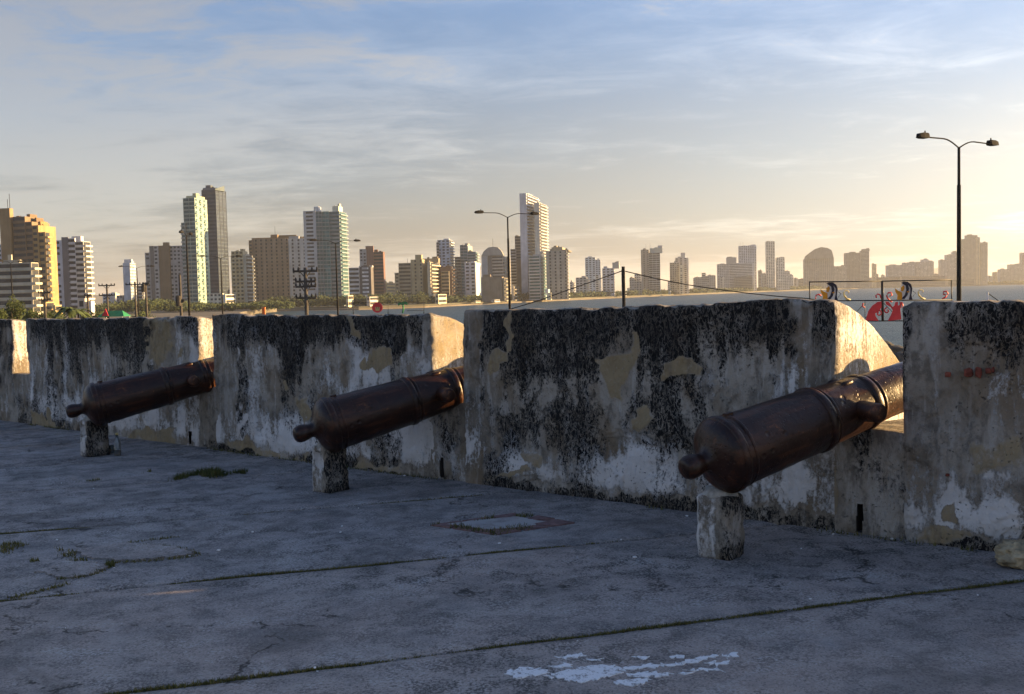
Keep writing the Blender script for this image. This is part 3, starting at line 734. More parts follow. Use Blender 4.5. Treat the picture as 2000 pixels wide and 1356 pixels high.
# ------------------------------------------------------------------ cannons
CAZ = 63.6; CEL = 12.0
def lathe(name, prof, mat, parent, seg=56, noise=.003, seed=0, dense=.03):
    pr = [prof[0]]
    for a, b in zip(prof[:-1], prof[1:]):
        L = math.hypot(b[0]-a[0], b[1]-a[1]); n = max(1, int(L/dense))
        for k in range(1, n+1): pr.append((a[0]+(b[0]-a[0])*k/n, a[1]+(b[1]-a[1])*k/n))
    s = np.array([p[0] for p in pr]); r = np.array([max(p[1], .0005) for p in pr]); an = np.linspace(0, 2*np.pi, seg, endpoint=False)
    S, A = np.meshgrid(s, an, indexing='ij'); Rr = np.repeat(r[:, None], seg, 1)
    x, y, z = S, np.cos(A), np.sin(A)
    Rr = Rr*(1+0)+(fbm(x*5, y*1.6+9, z*1.6, seed, 4)-.5)*noise*2*np.minimum(1, Rr/.1)+(fbm(x*16, y*4+9, z*4, seed+5, 3)-.5)*noise*np.minimum(1, Rr/.1)
    V = np.stack([S.ravel(), (Rr*y).ravel(), (Rr*z).ravel()], 1)
    F = []
    for i in range(len(s)-1):
        for k in range(seg): F.append((i*seg+k, i*seg+(k+1) % seg, (i+1)*seg+(k+1) % seg, (i+1)*seg+k))
    F.append(tuple(range(seg))[::-1]); q = (len(s)-1)*seg; F.append(tuple(q+k for k in range(seg)))
    return meshobj(name, V.tolist(), F, mat, parent, smoothf=True)
def ring(x, r, h, w): return [(x-w*.5, r-.01), (x-w*.45, r+h*.6), (x-w*.2, r+h), (x+w*.2, r+h), (x+w*.45, r+h*.6), (x+w*.5, r-.01)]
def body_r(x): return np.interp(x, [0, .05, .73, .75, 1.15, 1.18, 2.45, 2.6], [.228, .226, .205, .200, .178, .170, .132, .150])
def make_cannon(seed):
    root = bpy.data.objects.new('cannon', None); COL.objects.link(root); root.empty_display_size = .2
    arc = [(float(x), float(body_r(x))) for x in np.linspace(0, 2.45, 50)]
    lathe('barrel', [(0, .15)]+arc+[(2.52, .142), (2.58, .155), (2.64, .158), (2.70, .140), (2.70, .075), (2.3, .072)], MAT['iron'], root, noise=.008, seed=seed)
    lathe('cascabel', [(-.300, .012), (-.298, .042), (-.286, .060), (-.26, .072), (-.228, .074), (-.196, .068), (-.170, .060), (-.150, .058), (-.130, .068), (-.112, .096), (-.100, .125), (-.085, .165), (-.060, .200), (-.035, .222), (-.012, .232), (.0, .233), (.0, .05)], MAT['iron'], root, noise=.003, seed=seed+1)
    for x, h, w_ in ((.012, .014, .06), (.085, .006, .022), (.74, .013, .06), (.79, .006, .02), (1.16, .014, .06), (1.22, .007, .022)):
        lathe('reinforce_ring' if x > .05 else 'base_ring', ring(x, float(body_r(x)), h, w_), MAT['iron'], root, noise=.002, seed=seed+2, dense=.02)
    for sgn in (-1, 1):
        tr = lathe('trunnion', [(.13, .072), (.17, .066), (.315, .060), (.327, .052), (.327, .01)], MAT['iron'], root, seg=32, noise=.002, seed=seed+3)
        tr.location = (1.0, 0, .005); tr.rotation_euler = (0, 0, -sgn*math.pi/2)
    m = MB(); m.cbox((.10, 0, float(body_r(.1))+.004), .05, .04, .02); m.build('vent_patch', MAT['iron'], root)
    for sgn in (-1, 1):   # dolphin stubs, worn down
        o = lathe('lifting_lug', [(-.05, .008), (-.03, .018), (.03, .018), (.05, .008)], MAT['iron'], root, seg=16, noise=.001, seed=4); o.location = (1.02, sgn*.06, float(body_r(1.02))-.012)
    return root
cdir = Vector((math.sin(R(CAZ))*math.cos(R(CEL)), math.cos(R(CAZ))*math.cos(R(CEL)), math.sin(R(CEL))))
cq = Matrix((cdir, Vector((0, 0, 1)).cross(cdir).normalized(), cdir.cross(Vector((0, 0, 1)).cross(cdir).normalized()))).transposed()
# breech-ring centres found from the photo: pixel of the ring centre, distance from the pedestal standing on the floor
spots = [((1410, 889), 6.02, 'thick rusty cannon on the stone pier nearest the loose yellow boulder'),
         ((641, 831), 8.38, 'rusty cannon between two others, before the salt-streaked black topped block'),
         ((187, 791), 10.66, 'rusty cannon on the pier that has a glass bottle beside it')]
guns = []
for i, ((px_, py_), Y, lab) in enumerate(spots):
    o = make_cannon(3+i*11)
    o.location = ony(px_, py_, Y); o.rotation_euler = cq.to_euler()
    tag(o, lab, 'cannon', 'old iron cannons in the embrasures'); guns.append(o)

# stone piers under the breeches
def make_pier(c, h, wx, rot, seed, label, hollow):
    root = thing('stone_pier', label, 'pier', (c.x, c.y, 0), 'short piers under the cannon breeches')
    bm = bmesh.new(); bmesh.ops.create_cube(bm, size=1)
    bmesh.ops.subdivide_edges(bm, edges=bm.edges, cuts=22, use_grid_fill=True)
    hh = h-.03
    for v in bm.verts:
        p = v.co.copy(); q = Vector((p.x*wx, p.y*wx, (p.z+.5)*hh))
        r = .035; ins = Vector((max(-wx/2+r, min(wx/2-r, q.x)), max(-wx/2+r, min(wx/2-r, q.y)), min(hh-r, q.z)))
        d = q-ins
        if d.length > r: q = ins+d.normalized()*r
        n = float(fbm(q.x*9+seed, q.y*9, q.z*9, seed, 4))-.5; n2 = float(fbm(q.x*30+seed, q.y*30, q.z*30, seed, 3))-.5
        o = Vector((q.x, q.y, 0)); o = o.normalized() if o.length > .01 else Vector()
        q += o*(n*.035+n2*.012)
        if hollow and q.y < -wx*.30 and abs(q.x+.01) < .055 and .55*hh < q.z < .86*hh: q.y += .035
        q.z += n*.01 if q.z > hh*.8 else 0
        v.co = q
    body = bmobj('pier_body', bm, MAT['wall'], root, smoothf=True)
    me = body.data; co = np.array([v.co for v in me.vertices])
    nb = fbm(co[:, 0]*6+seed, co[:, 1]*6, co[:, 2]*5, seed+3, 4)
    right = smooth(0, wx*.4, co[:, 0])
    blk = -.30+(nb-.5)*2.4+right*1.1+smooth(.10, .0, co[:, 2])*.5; wht = .62+(nb-.5)*1.4-right*.8
    st = np.stack([blk, wht, (nb-.5)*.5, np.full(len(co), .35)], 1)
    ca = me.color_attributes.new('stain', 'FLOAT_COLOR', 'POINT'); ca.data.foreach_set('color', st.astype(np.float32).ravel())
    bm = bmesh.new(); bmesh.ops.create_cone(bm, cap_ends=True, segments=14, radius1=wx*.50, radius2=wx*.36, depth=.05)
    bmesh.ops.subdivide_edges(bm, edges=bm.edges, cuts=2)
    for v in bm.verts: v.co *= random.uniform(.95, 1.05); v.co.z += hh+.012
    bmobj('mortar_bedding', bm, MAT['mortar'], root, smoothf=True)
    root.rotation_euler = (0, 0, rot)
    return root
prot = math.atan2(UT.y, UT.x)
for (px_, py_), h, seed, lab, hol in (((1408, 1083), .415, 2, 'chipped stone pier, black on one side, holding the gun by the loose boulder', 0),
                                 ((646, 957), .425, 5, 'stone pier with a square hollow in its pale side, holding the middle gun', 1),
                                 ((186, 889), .425, 9, 'stone pier with a glass bottle standing beside it', 1)):
    c = onz(px_, py_); make_pier(c, h, .235, prot, seed, lab, hol)

# bottle beside the far pier
p = onz(230, 890); bt = thing('bottle', 'clear glass bottle with amber drink left in it, beside the stone pier', 'bottle', (p.x, p.y, fz(p.x, p.y)+.002))
def lathe_z(name, prof, mat, parent, seg=20):
    V = []; F = []
    for r, z in prof:
        for k in range(seg): a = 2*math.pi*k/seg; V.append((r*math.cos(a), r*math.sin(a), z))
    for i in range(len(prof)-1):
        for k in range(seg): F.append((i*seg+k, i*seg+(k+1) % seg, (i+1)*seg+(k+1) % seg, (i+1)*seg+k))
    F.append(tuple(range(seg))[::-1]); q = (len(prof)-1)*seg; F.append(tuple(q+k for k in range(seg)))
    return meshobj(name, V, F, mat, parent, smoothf=True)
lathe_z('glass_body', [(.034, 0), (.037, .006), (.037, .135), (.034, .155), (.016, .185), (.0135, .225)], MAT['glass'], bt)
lathe_z('drink', [(.033, .004), (.034, .01), (.034, .065)], MAT['drink'], bt)
lathe_z('cap', [(.0155, .226), (.0155, .245), (.013, .247)], MAT['cream'], bt)
p = onz(218, 886); cup = tag(lathe_z('plastic_cup', [(.024, 0), (.032, .09), (.029, .09), (.022, .004)], MAT['glass'], None), 'small clear plastic cup between the bottle and the pier', 'cup'); cup.location = (p.x, p.y, fz(p.x, p.y)+.002)

# loose boulder by the wall
c = onz(2012, 1110); bm = bmesh.new(); bmesh.ops.create_icosphere(bm, subdivisions=5, radius=1)
for v in bm.verts:
    d = v.co.copy(); k = .72+.5*float(fbm(d.x*1.3+4, d.y*1.3, d.z*1.3, 8, 3))
    f = float(fbm(d.x*5+4, d.y*5, d.z*5, 18, 4))-.5; k = math.floor(k*7)/7*.5+k*.5
    d = d*(k+.45*f); d.z = max(d.z, -.55)
    v.co = Vector((d.x*.175, d.y*.14, (d.z+.55)*.10))
o = bmobj('boulder', bm, MAT['rock'], smoothf=True); o.location = (c.x, c.y+.06, fz(c.x, c.y)); tag(o, 'loose yellowish limestone boulder lying at the foot of the wall', 'boulder')

# ------------------------------------------------------------------ sea, shore, coast
def dist_dir(px, d):
    """ground point at horizontal distance d (along the view axis) under photo column px at the horizon"""
    hy = 573.5-.0244*(px-1000); q = ray(px, hy); return Vector((q.x/q.y*d, d, 0))
sea = meshobj('sea', [(-14000, -3000, SEA), (14000, -3000, SEA), (14000, 13000, SEA), (-14000, 13000, SEA)], [(0, 1, 2, 3)], MAT['sea']); sea['kind'] = 'structure'
road_dir = Vector((-.545, .839, 0)); road_n = Vector((.839, .545, 0)); RP = Vector((-.16, 79, 0))
def rd(a, o): return RP+road_dir*a+road_n*o
near = [rd(-170, 22), rd(-60, 22), rd(-20, 24), rd(60, 26), rd(140, 40), Vector((-95, 330, 0)), Vector((-140, 520, 0)), Vector((-165, 650, 0)), dist_dir(540, 715)]
back = [Vector((-900, 900, 0)), Vector((-900, -200, 0)), Vector((60, -200, 0))]
def land(name, pts, z, mat, z0=SEA-1):
    o = poly_prism(name, [(p.x, p.y) for p in pts], z0, z, mat); o['kind'] = 'structure'; return o
land('shore_ground', near+back, GZ, MAT['ground'])
m = MB(); a, b = rd(-200, -5.2), rd(330, -5.2)
m.quad(a+Vector((0, 0, GZ+.004)), a+road_n*10.4+Vector((0, 0, GZ+.004)), b+road_n*10.4+Vector((0, 0, GZ+.004)), b+Vector((0, 0, GZ+.004)))
o = m.build('road', MAT['asphalt']); o['kind'] = 'structure'
coastpx = [(520, 745), (560, 744), (700, 702), (830, 745), (1000, 930), (1150, 1150), (1300, 1440), (1500, 1960), (1700, 2560), (1850, 2500), (2080, 2500)]
cl = [dist_dir(*c) for c in coastpx]
far = [dist_dir(2080, 5200), dist_dir(1000, 5200), dist_dir(-300, 3000), dist_dir(-300, 900)]
land('beach', cl+far, SEA+1.2, MAT['sand'])
cl2 = [dist_dir(x, d*1.025+14) for x, d in coastpx]
land('coast_ground', cl2+far, SEA+2.2, MAT['coast'])
# surf along the beach
for i in range(len(cl)-1):
    a, b = cl[i], cl[i+1]
    m = MB(); L = (b-a).length; n = max(2, int(L/25)); prev = None
    for k in range(n+1):
        p = a.lerp(b, k/n); o = p.normalized()
        w_ = random.uniform(2, 9)*p.y/800; q0 = p-o*(4*p.y/800+random.uniform(0, 4)); q1 = q0-o*w_
        cur = (Vector((q0.x, q0.y, SEA+.3)), Vector((q1.x, q1.y, SEA+.3)))
        if prev and random.random() < .7: m.quad(prev[0], cur[0], cur[1], prev[1])
        prev = cur
    if m.f:
        o = m.build('surf', MAT['white']); o['kind'] = 'stuff'; o['label'] = 'broken white surf along the far beach'
# hills far behind
for x0, x1, y, d in ((1530, 1700, 545, 7000), (1800, 1900, 518, 9000), (1925, 2120, 528, 9000), (-60, 260, 570, 5000)):
    n = 24; V = []; F = []
    hy = lambda x: 573.5-.0244*(x-1000)
    for k in range(n+1):
        x = x0+(x1-x0)*k/n; top = math.sin(math.pi*k/n)**.6*(.75+.5*float(fbm(k*.35, x0, 0, 3, 3)))
        hgt = (hy(x)-y)*d/FPX*top; P = dist_dir(x, d)
        o = P.normalized()
        V += [(P.x, P.y, SEA), (P.x+o.x*300, P.y+o.y*300, EYE+max(2, hgt)), (P.x+o.x*1200, P.y+o.y*1200, SEA)]
    for k in range(n):
        q = 3*k; F += [(q, q+3, q+4, q+1), (q+1, q+4, q+5, q+2)]
    o = meshobj('hill', V, F, MAT['coast'], smoothf=True); o['kind'] = 'structure'

# rocks of the sea defence, seen through the open embrasure
def rock(c, s, seed, mat, name, label, cat, group):
    bm = bmesh.new(); bmesh.ops.create_icosphere(bm, subdivisions=3, radius=1)
    for v in bm.verts:
        d = v.co.copy(); k = .65+.7*float(fbm(d.x*1.2+seed, d.y*1.2, d.z*1.2, seed, 3)); v.co = Vector((d.x*k*s, d.y*k*s*.8, (d.z*k+.4)*s*.7))
    o = bmobj(name, bm, mat); o.location = c; return tag(o, label, cat, group)
for k in range(16):
    d = dist_dir(1690+k*9, random.uniform(74, 92)); rock((d.x, d.y, GZ-.1), random.uniform(.8, 1.5), k, MAT['seawall'], 'sea_rock', 'dark boulder of the sea defence beyond the sunlit embrasure', 'rock', 'boulders at the water edge')

# ------------------------------------------------------------------ city
BM = {}
def bmat(col, key):
    k = (key, col)
    if k not in BM:
        t = NT(key); c = t.coord()
        nz = t.noise(c, .12, 5, .6); st = t.noise(t.coord((1, 1, .12)), .6, 4, .6)
        f = t.math('ADD', t.math('MULTIPLY', nz, .6), t.math('MULTIPLY', st, .4))
        t.base(t.mix(t.ss(f, .35, .65), tuple(x*.80 for x in col), tuple(min(.8, x*1.1) for x in col))); t.rough(.85)
        BM[k] = t.m
    return BM[k]
def glassmat(col):
    k = ('gl', col)
    if k not in BM:
        t = NT('window_glass'); c = t.coord(); nz = t.voro(c, .28, 'F1', out='Color')
        bw = t.n('ShaderNodeRGBToBW'); t.l(nz, bw.inputs[0])
        t.base(t.mix(bw.outputs[0], tuple(x*.55 for x in col), tuple(x*1.5 for x in col))); t.rough(.38); t.p.inputs['Specular IOR Level'].default_value = .3
        BM[k] = t.m
    return BM[k]
DK = (.035, .038, .042)
BASEZ = SEA+2.0
def face_detail(win, bal, O, u, W, H, n, style, fl=3.1, seed=0):
    """windows and ledges on one face; O bottom corner, u along, n outward"""
    rnd = random.Random(seed)
    up = Vector((0, 0, 1)); nf = max(1, int(H/fl)); fh = H/nf
    if style in (None, 'blank') or W < 1.5: return
    e = n*.06
    def q(x0, x1, z0, z1, off=e):
        a = O+u*x0+off; win.quad(a+up*z0, O+u*x1+off+up*z0, O+u*x1+off+up*z1, a+up*z1)
    if style.startswith('grid'):
        cw = float(style[4:] or 3.4); nc = max(1, round(W/cw)); c = W/nc
        for i in range(nf):
            for j in range(nc):
                if rnd.random() < .04: continue
                q(c*(j+.22), c*(j+.78), fh*(i+.32), fh*(i+.80))
    elif style == 'band':
        for i in range(nf):
            q(.04*W, .96*W, fh*(i+.34), fh*(i+.84))
            bal.box(O+u*0+up*(fh*i-.12), u*W, n*.35, up*.28)
    elif style == 'balc':
        for i in range(nf):
            q(.05*W, .95*W, fh*(i+.30), fh*(i+.90))
            bal.box(O+u*(.02*W)+up*(fh*i), u*(.96*W), n*1.5, up*.95)
    elif style == 'curtain':
        for i in range(nf):
            q(.02*W, .98*W, fh*(i+.18), fh*(i+.92))
        nc = max(2, round(W/6))
        for j in range(nc+1): bal.box(O+u*(W*j/nc-.12)+n*.02, u*.24, n*.25, up*H)
    elif style == 'stripe':
        nc = max(2, round(W/5)); c = W/nc
        for j in range(nc):
            if j % 2 == 0: bal.box(O+u*(c*(j+.12)), u*(c*.5), n*.7, up*H)
            for i in range(nf):
                q(c*(j+.66), c*(j+.95), fh*(i+.3), fh*(i+.8))
    elif style == 'hatch':
        nc = max(1, round(W/6)); c = W/nc
        for i in range(nf):
            for j in range(nc):
                q(c*(j+.10), c*(j+.55), fh*(i+.30), fh*(i+.82))
                if (i+j) % 2 == 0: bal.box(O+u*(c*(j+.05))+up*(fh*i), u*(c*.6), n*1.2, up*.9)
def line_hit(C, u, px):
    """distance along u from C to the vertical plane of photo column px (taken at the horizon)"""
    g = dist_dir(px, 1.0); return (C.y*g.x-C.x)/(u.x-u.y*g.x)
NB = [0]
def building(label, d, phi, blocks, cat='building', name='apartment_tower', group='towers along the bay', mast=None):
    """blocks: (x0, xcorner, x1, ytop, wall colour, front style, side style, glass colour[, depth])"""
    NB[0] += 1
    ph = R(phi); nF = Vector((-math.sin(ph), -math.cos(ph), 0)); uF = Vector((-math.cos(ph), math.sin(ph), 0))  # uF: along the front, to the left
    nS = -uF; uS = -nF
    root = None
    for bi, b in enumerate(blocks):
        x0, xm, x1, yt, colr, sf, ssd, gl = b[:8]
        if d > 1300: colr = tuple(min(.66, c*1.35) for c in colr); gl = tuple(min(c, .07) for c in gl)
        dd = d+(b[9] if len(b) > 9 else 0)
        C = dist_dir(xm, dd)
        if root is None: root = thing(name, label, cat, (C.x, C.y, BASEZ), group)
        hy = 573.5-.0244*(xm-1000); Z0 = 0.0
        if sf is None and ssd is None:
            for b2 in blocks:
                if b2 is not b and b2[0] <= (x0+x1)/2 <= b2[2] and yt < b2[3]:
                    dd += 5; C = dist_dir(xm, dd); Z0 = EYE+(573.5-.0244*(b2[1]-1000)-b2[3])*d/FPX-BASEZ-.5; break
        H = EYE+(hy-yt)*dd/FPX-BASEZ
        W = max(1.0, line_hit(C, uF, x0)); D = line_hit(C, uS, x1) if x1 > xm else 0
        if D <= .5 or D > 70: D = b[8] if len(b) > 8 else min(max(W*.7, 8), 22)
        C0 = C-root.location+Vector((0, 0, BASEZ)); C0.z = 0
        m = MB(); wl = m
        m.box(C0+Vector((0, 0, Z0)), uF*W, uS*D, (0, 0, H-Z0))
        # roof parapet and plant room
        for o_, a_, l_, b_ in ((C0, uF, W, uS), (C0+uS*(D-.4), uF, W, uS), (C0, uS, D, uF), (C0+uF*(W-.4), uS, D, uF)):
            pass
        m.build('wall', bmat(colr, 'painted_concrete'), root)
        win = MB(); bal = MB()
        face_detail(win, bal, C0+uF*W, -uF, W, H, nF, sf, seed=NB[0]*31+bi)
        face_detail(win, bal, C0, uS, D, H, nS, ssd, seed=NB[0]*37+bi)
        if win.f:
            w_ = win.build('windows', glassmat(gl), root, kind='stuff')
        if bal.f: bal.build('balconies' if 'balc' in (sf, ssd) else 'facade_ledges', bmat(tuple(min(.75, c*1.12) for c in colr), 'pale_trim'), root, kind='stuff')
        if W*D > 60 and H > 12:
            m = MB(); w2 = W*random.uniform(.25, .45); x = (W-w2)*random.random()
            m.box(C0+uF*x+uS*(D*.35)+Vector((0, 0, H)), uF*w2, uS*(D*.4), (0, 0, random.uniform(1.2, 2.6)))
            m.build('roof_plant', bmat(tuple(c*.8 for c in colr), 'painted_concrete'), root)
            for _ in range(2):
                m = MB(); m.box(C0+uF*random.uniform(1, W-1)+uS*random.uniform(1, max(1.5, D-2))+Vector((0, 0, H)), uF*random.uniform(.8, 2), uS*random.uniform(.8, 2), (0, 0, random.uniform(.6, 1.4))); m.build('roof_tank', bmat(tuple(c*.8 for c in colr), 'painted_concrete'), root)
    if mast:
        for px_, yt, yb in mast:
            P = dist_dir(px_, d+8); hy = 573.5-.0244*(px_-1000); z1 = EYE+(hy-yt)*d/FPX; z0 = EYE+(hy-yb)*d/FPX-4
            m = MB(); P = P-root.location; m.tube([(P.x, P.y, z0-BASEZ), (P.x, P.y, z1-BASEZ)], .14, 5); m.build('roof_mast', MAT['lamp'], root)
    return root
WH = (.60, .60, .60); WB = (.50, .54, .60); CRM = (.56, .50, .38); OC = (.40, .27, .125); OCD = (.30, .215, .12); GR = (.36, .35, .34); BR = (.24, .17, .11); BRD = (.16, .11, .085); OL = (.34, .30, .22)
RB = (.20, .12, .105); GB = (.075, .098, .128); GG = (.33, .42, .36); TEAL = (.05, .11, .12); BLU = (.025, .038, .065)
B = building
B('cream slab with dark rows of windows standing in front of the ochre stepped tower', 430, 6, [(-6, 65, 79, 513, (.52, .48, .38), 'band', 'balc', DK), (20, 27, 29, 498, CRM, None, None, DK, 4)])
B('ochre tower stepping down from a tall plain shaft with masts', 540, 8, [(8, 28, 35, 408, OCD, None, 'blank', DK, 9), (33, 57, 58, 424, BR, 'band', None, DK, 16), (57, 70, 71, 434, BR, 'band', None, DK, 16), (69, 82, 83, 441, OC, 'grid4', None, DK, 16), (80, 95, 104, 454, OC, 'grid4', 'balc', DK, 14)], mast=[(29, 377, 408), (25, 388, 408)])
B('plain pale blue block half hidden behind the ochre stepped tower', 700, 8, [(-8, 9, 12, 478, WB, 'grid', None, DK)])
B('white round-fronted tower with curved balconies beside the ochre stepped tower', 600, 4, [(105, 126, 127, 470, WB, 'grid7', None, DK, 14), (126, 139, 140, 464, (.17, .17, .18), None, None, DK, 12), (138, 152, 154, 466, WH, 'band', None, DK, 12), (152, 168, 182, 472, (.62, .60, .54), 'band', 'balc', DK), (146, 164, 169, 462, WH, None, None, DK, 8)])
B('small sunlit white and orange house below the white round-fronted tower', 380, 6, [(152, 166, 175, 583, (.60, .52, .42), 'grid', 'blank', DK), (172, 178, 185, 588, WH, None, None, DK)], name='house', cat='house', group='low houses along the shore')
B('low ochre house with bright balconies under the ochre stepped tower', 400, 4, [(84, 90, 106, 590, (.56, .40, .17), None, 'balc', DK), (104, 108, 120, 596, (.56, .42, .2), None, 'band', DK)], name='house', cat='house', group='low houses along the shore')
B('slim pale blue tower standing alone between lamp posts', 1000, 4, [(243, 257, 268, 514, WB, 'blank', 'grid', (.08, .09, .1)), (246, 260, 263, 507, WH, None, None, DK, 8)])
B('low white block beside the slim pale blue tower', 1000, 4, [(201, 217, 234, 574, WH, 'grid', 'blank', DK), (228, 240, 246, 577, GR, 'grid', None, DK)], name='low_block', group='low houses along the shore')
B('grey and brown apartment slabs with a tall brown stair shaft', 850, 6, [(287, 297, 298, 494, GR, 'grid', None, DK, 14), (296, 304, 305, 481, (.22, .2, .18), None, None, DK, 14), (304, 313, 314, 481, (.50, .48, .46), 'grid', None, DK, 14), (313, 335, 337, 480, BR, None, 'blank', DK, 16), (323, 333, 336, 474, BR, None, None, DK, 9), (335, 371, 372, 480, (.40, .385, .38), 'grid', None, DK, 14)])
B('green glass tower with a sunlit cream balcony side', 800, 10, [(366, 388, 412, 388, GG, 'curtain', 'hatch', TEAL), (360, 367, 368, 436, (.30, .34, .34), 'balc', None, TEAL, 10), (372, 392, 408, 384, (.42, .44, .30), None, None, DK, 8)])
def dark_tower():
    o = B('tallest dark blue glass tower with a slanted peak beside the green glass tower', 850, 12, [(402, 429, 449, 372, GB, 'band', 'curtain', BLU), (405, 428, 440, 368, (.14, .17, .2), None, None, BLU, 10)])
    P0, P1 = dist_dir(429, 848), dist_dir(447, 862); m = MB(); z0 = EYE+(587-373)*850/FPX; z1 = EYE+(587-363.5)*855/FPX; b0 = o.location
    q = Vector((-.3, 1, 0))*7
    m.hexa([P0+Vector((0, 0, z0))-b0, P1+Vector((0, 0, z0))-b0, P1+q+Vector((0, 0, z0))-b0, P0+q+Vector((0, 0, z0))-b0, P0+Vector((0, 0, z0+1))-b0, P1+Vector((0, 0, z1))-b0, P1+q+Vector((0, 0, z1))-b0, P0+q+Vector((0, 0, z0+1))-b0])
    m.build('roof_peak', bmat((.12, .15, .16), 'painted_concrete'), o)
dark_tower()
B('low white building with square windows below the dark blue glass tower', 760, 8, [(410, 433, 438, 573, (.66, .62, .5), 'grid3', 'blank', DK), (436, 441, 460, 575, (.7, .68, .6), None, 'band', DK)], name='low_block', group='low houses along the shore')
B('grey tower with sunlit right balconies beside the dark blue glass tower', 830, 6, [(454, 483, 497, 499, (.33, .34, .33), 'hatch', 'balc', DK), (455, 478, 487, 491, OL, 'grid', None, DK, 10)])
B('very wide brown and white slab with vertical ribs', 900, 5, [(490, 497, 498, 470, BR, 'grid', None, DK, 16), (496, 566, 567, 466, (.30, .23, .17), 'stripe', None, DK, 16), (566, 612, 615, 466, (.56, .55, .53), 'stripe', None, DK, 16), (533, 546, 549, 459, BR, None, None, DK, 9), (496, 612, 613, 462.5, OCD, None, None, DK, 12, 2)], mast=[(542, 442, 460)])
B('teal glass tower with white piers and two roof turrets', 840, 8, [(598, 622, 623, 413, (.44, .46, .49), 'grid8', None, DK, 18), (622, 634, 635, 414, (.24, .29, .31), 'curtain', None, TEAL, 18), (634, 648, 649, 414, (.22, .30, .31), 'curtain', None, (.04, .14, .15), 18), (648, 668, 682, 414, (.24, .29, .30), 'band', 'balc', TEAL), (619, 628, 633, 405, WH, None, None, DK, 7), (655, 667, 675, 404, (.62, .6, .5), None, None, DK, 7)])
B('low white and charcoal office with a bright roof edge', 800, 5, [(683, 703, 704, 523, (.56, .56, .55), 'band', None, DK, 14), (704, 726, 731, 521, (.13, .12, .12), 'grid8', 'blank', WH, 14), (703, 729, 731, 519, (.6, .6, .58), None, None, DK, 15)], name='office_block')
B('reddish brown tower beside the low white and charcoal office', 960, 5, [(705, 718, 719, 487, (.28, .32, .36), 'grid', None, DK, 14), (717, 732, 733, 481, RB, None, 'blank', DK, 14), (732, 751, 754, 492, RB, 'band', 'blank', DK, 14)])
B('small sunlit yellow building behind the reddish brown tower', 1000, 3, [(752, 756, 774, 552, (.6, .5, .28), None, 'band', DK)], name='low_block', group='low houses along the shore')
B('olive grey stepped block beside the small sunlit yellow building', 900, 5, [(772, 781, 782, 533, OL, 'grid', None, DK, 14), (780, 804, 805, 514, (.30, .28, .23), 'band', None, DK, 14)], mast=[(798, 505, 514)])
B('tan tower with a square lift shaft and sunlit balconies', 900, 8, [(804, 826, 836, 507, (.36, .31, .21), 'stripe', 'blank', DK), (813, 825, 828, 498, (.36, .31, .21), None, None, DK, 7), (836, 842, 860, 512, CRM, None, 'balc', DK), (828, 858, 861, 505, (.3, .25, .17), None, None, DK, 8, 8)])
B('white blue tower behind the tan tower with sunlit balconies', 1080, 6, [(857, 881, 888, 469, WB, 'grid5', 'balc', DK), (855, 860, 861, 474, GR, 'balc', None, DK, 9)])
B('dark brown block with a pale recessed panel', 930, 6, [(858, 884, 893, 521, BRD, None, 'balc', DK), (863, 878, 879, 530, (.30, .27, .2), 'band', None, DK, 1.5, -2.5)])
B('stepped glass tower rising behind a white block', 1080, 6, [(890, 902, 903, 502, OL, 'balc', None, DK, 12), (901, 915, 925, 479, (.34, .37, .37), 'curtain', 'blank', TEAL), (914, 930, 936, 492, (.38, .40, .39), 'balc', 'balc', TEAL)])
B('white block with two columns of windows and a sunlit side', 940, 7, [(909, 930, 941, 513, (.56, .57, .6), 'grid5', 'blank', DK)])
def arch_tower():
    o = B('dark grey tower with a sloping domed roof and thin mast', 1000, 6, [(942, 954, 955, 500, (.42, .43, .44), None, None, DK, 16), (955, 962, 963, 497, (.16, .16, .16), None, None, DK, 16), (962, 984, 987, 500, (.40, .39, .37), 'band', 'balc', DK, 16)], mast=[(965, 466, 486)])
    hy = 574.5; pts = [(942, 500), (947, 491), (956, 484), (966, 483), (974, 484), (981, 491), (985, 500)]; V = []; q = Vector((.1, 1, 0))*14
    for k, (x, y) in enumerate(pts):
        P = dist_dir(x, 999); V.append(Vector((P.x, P.y, EYE+(hy-y)*1000/FPX))-o.location)
    n = len(V); V = V+[v+q for v in V]; F = [tuple(range(n)), tuple(range(2*n-1, n-1, -1))]+[(i, i+n, (i+1) % n+n, (i+1) % n) for i in range(n)]
    meshobj('domed_roof', V, F, bmat((.30, .30, .29), 'painted_concrete'), o)
arch_tower()
B('plain brown windowless block at the waterfront with sunlit edge', 900, 8, [(941, 981, 985, 541, (.25, .21, .165), None, 'blank', DK), (983, 986, 994, 543, OL, None, 'balc', DK)])
B('slim cream block beside the tower with the domed roof', 1040, 6, [(986, 991, 998, 503, CRM, None, 'grid', DK)])
B('unfinished brown frame tower hugging the tallest white tower', 1080, 6, [(999, 1010, 1011, 487, (.36, .38, .40), 'band', None, DK, 12), (1008, 1021, 1024, 462, (.20, .19, .18), 'balc', None, DK, 12), (1010, 1022, 1023, 508, BR, None, None, DK, 12, -20), (1000, 1004, 1014, 560, CRM, None, 'balc', DK, 10, -110)])
B('tallest white tower with sunlit stacked balconies', 1020, 14, [(1019, 1032, 1056, 379, (.52, .53, .58), 'blank', 'balc', DK), (1047, 1057, 1072, 397, (.56, .54, .48), 'blank', 'balc', DK), (1034, 1056, 1076, 500, (.42, .45, .46), 'balc', 'balc', TEAL, 14, -30)])
B('broad grey tower with sunlit right balconies beside the tallest white tower', 990, 8, [(1068, 1108, 1123, 490, (.34, .325, .29), 'stripe', 'balc', DK), (1079, 1100, 1106, 483, OL, None, None, DK, 9), (1090, 1112, 1118, 488, (.2, .18, .15), None, None, DK, 12)])
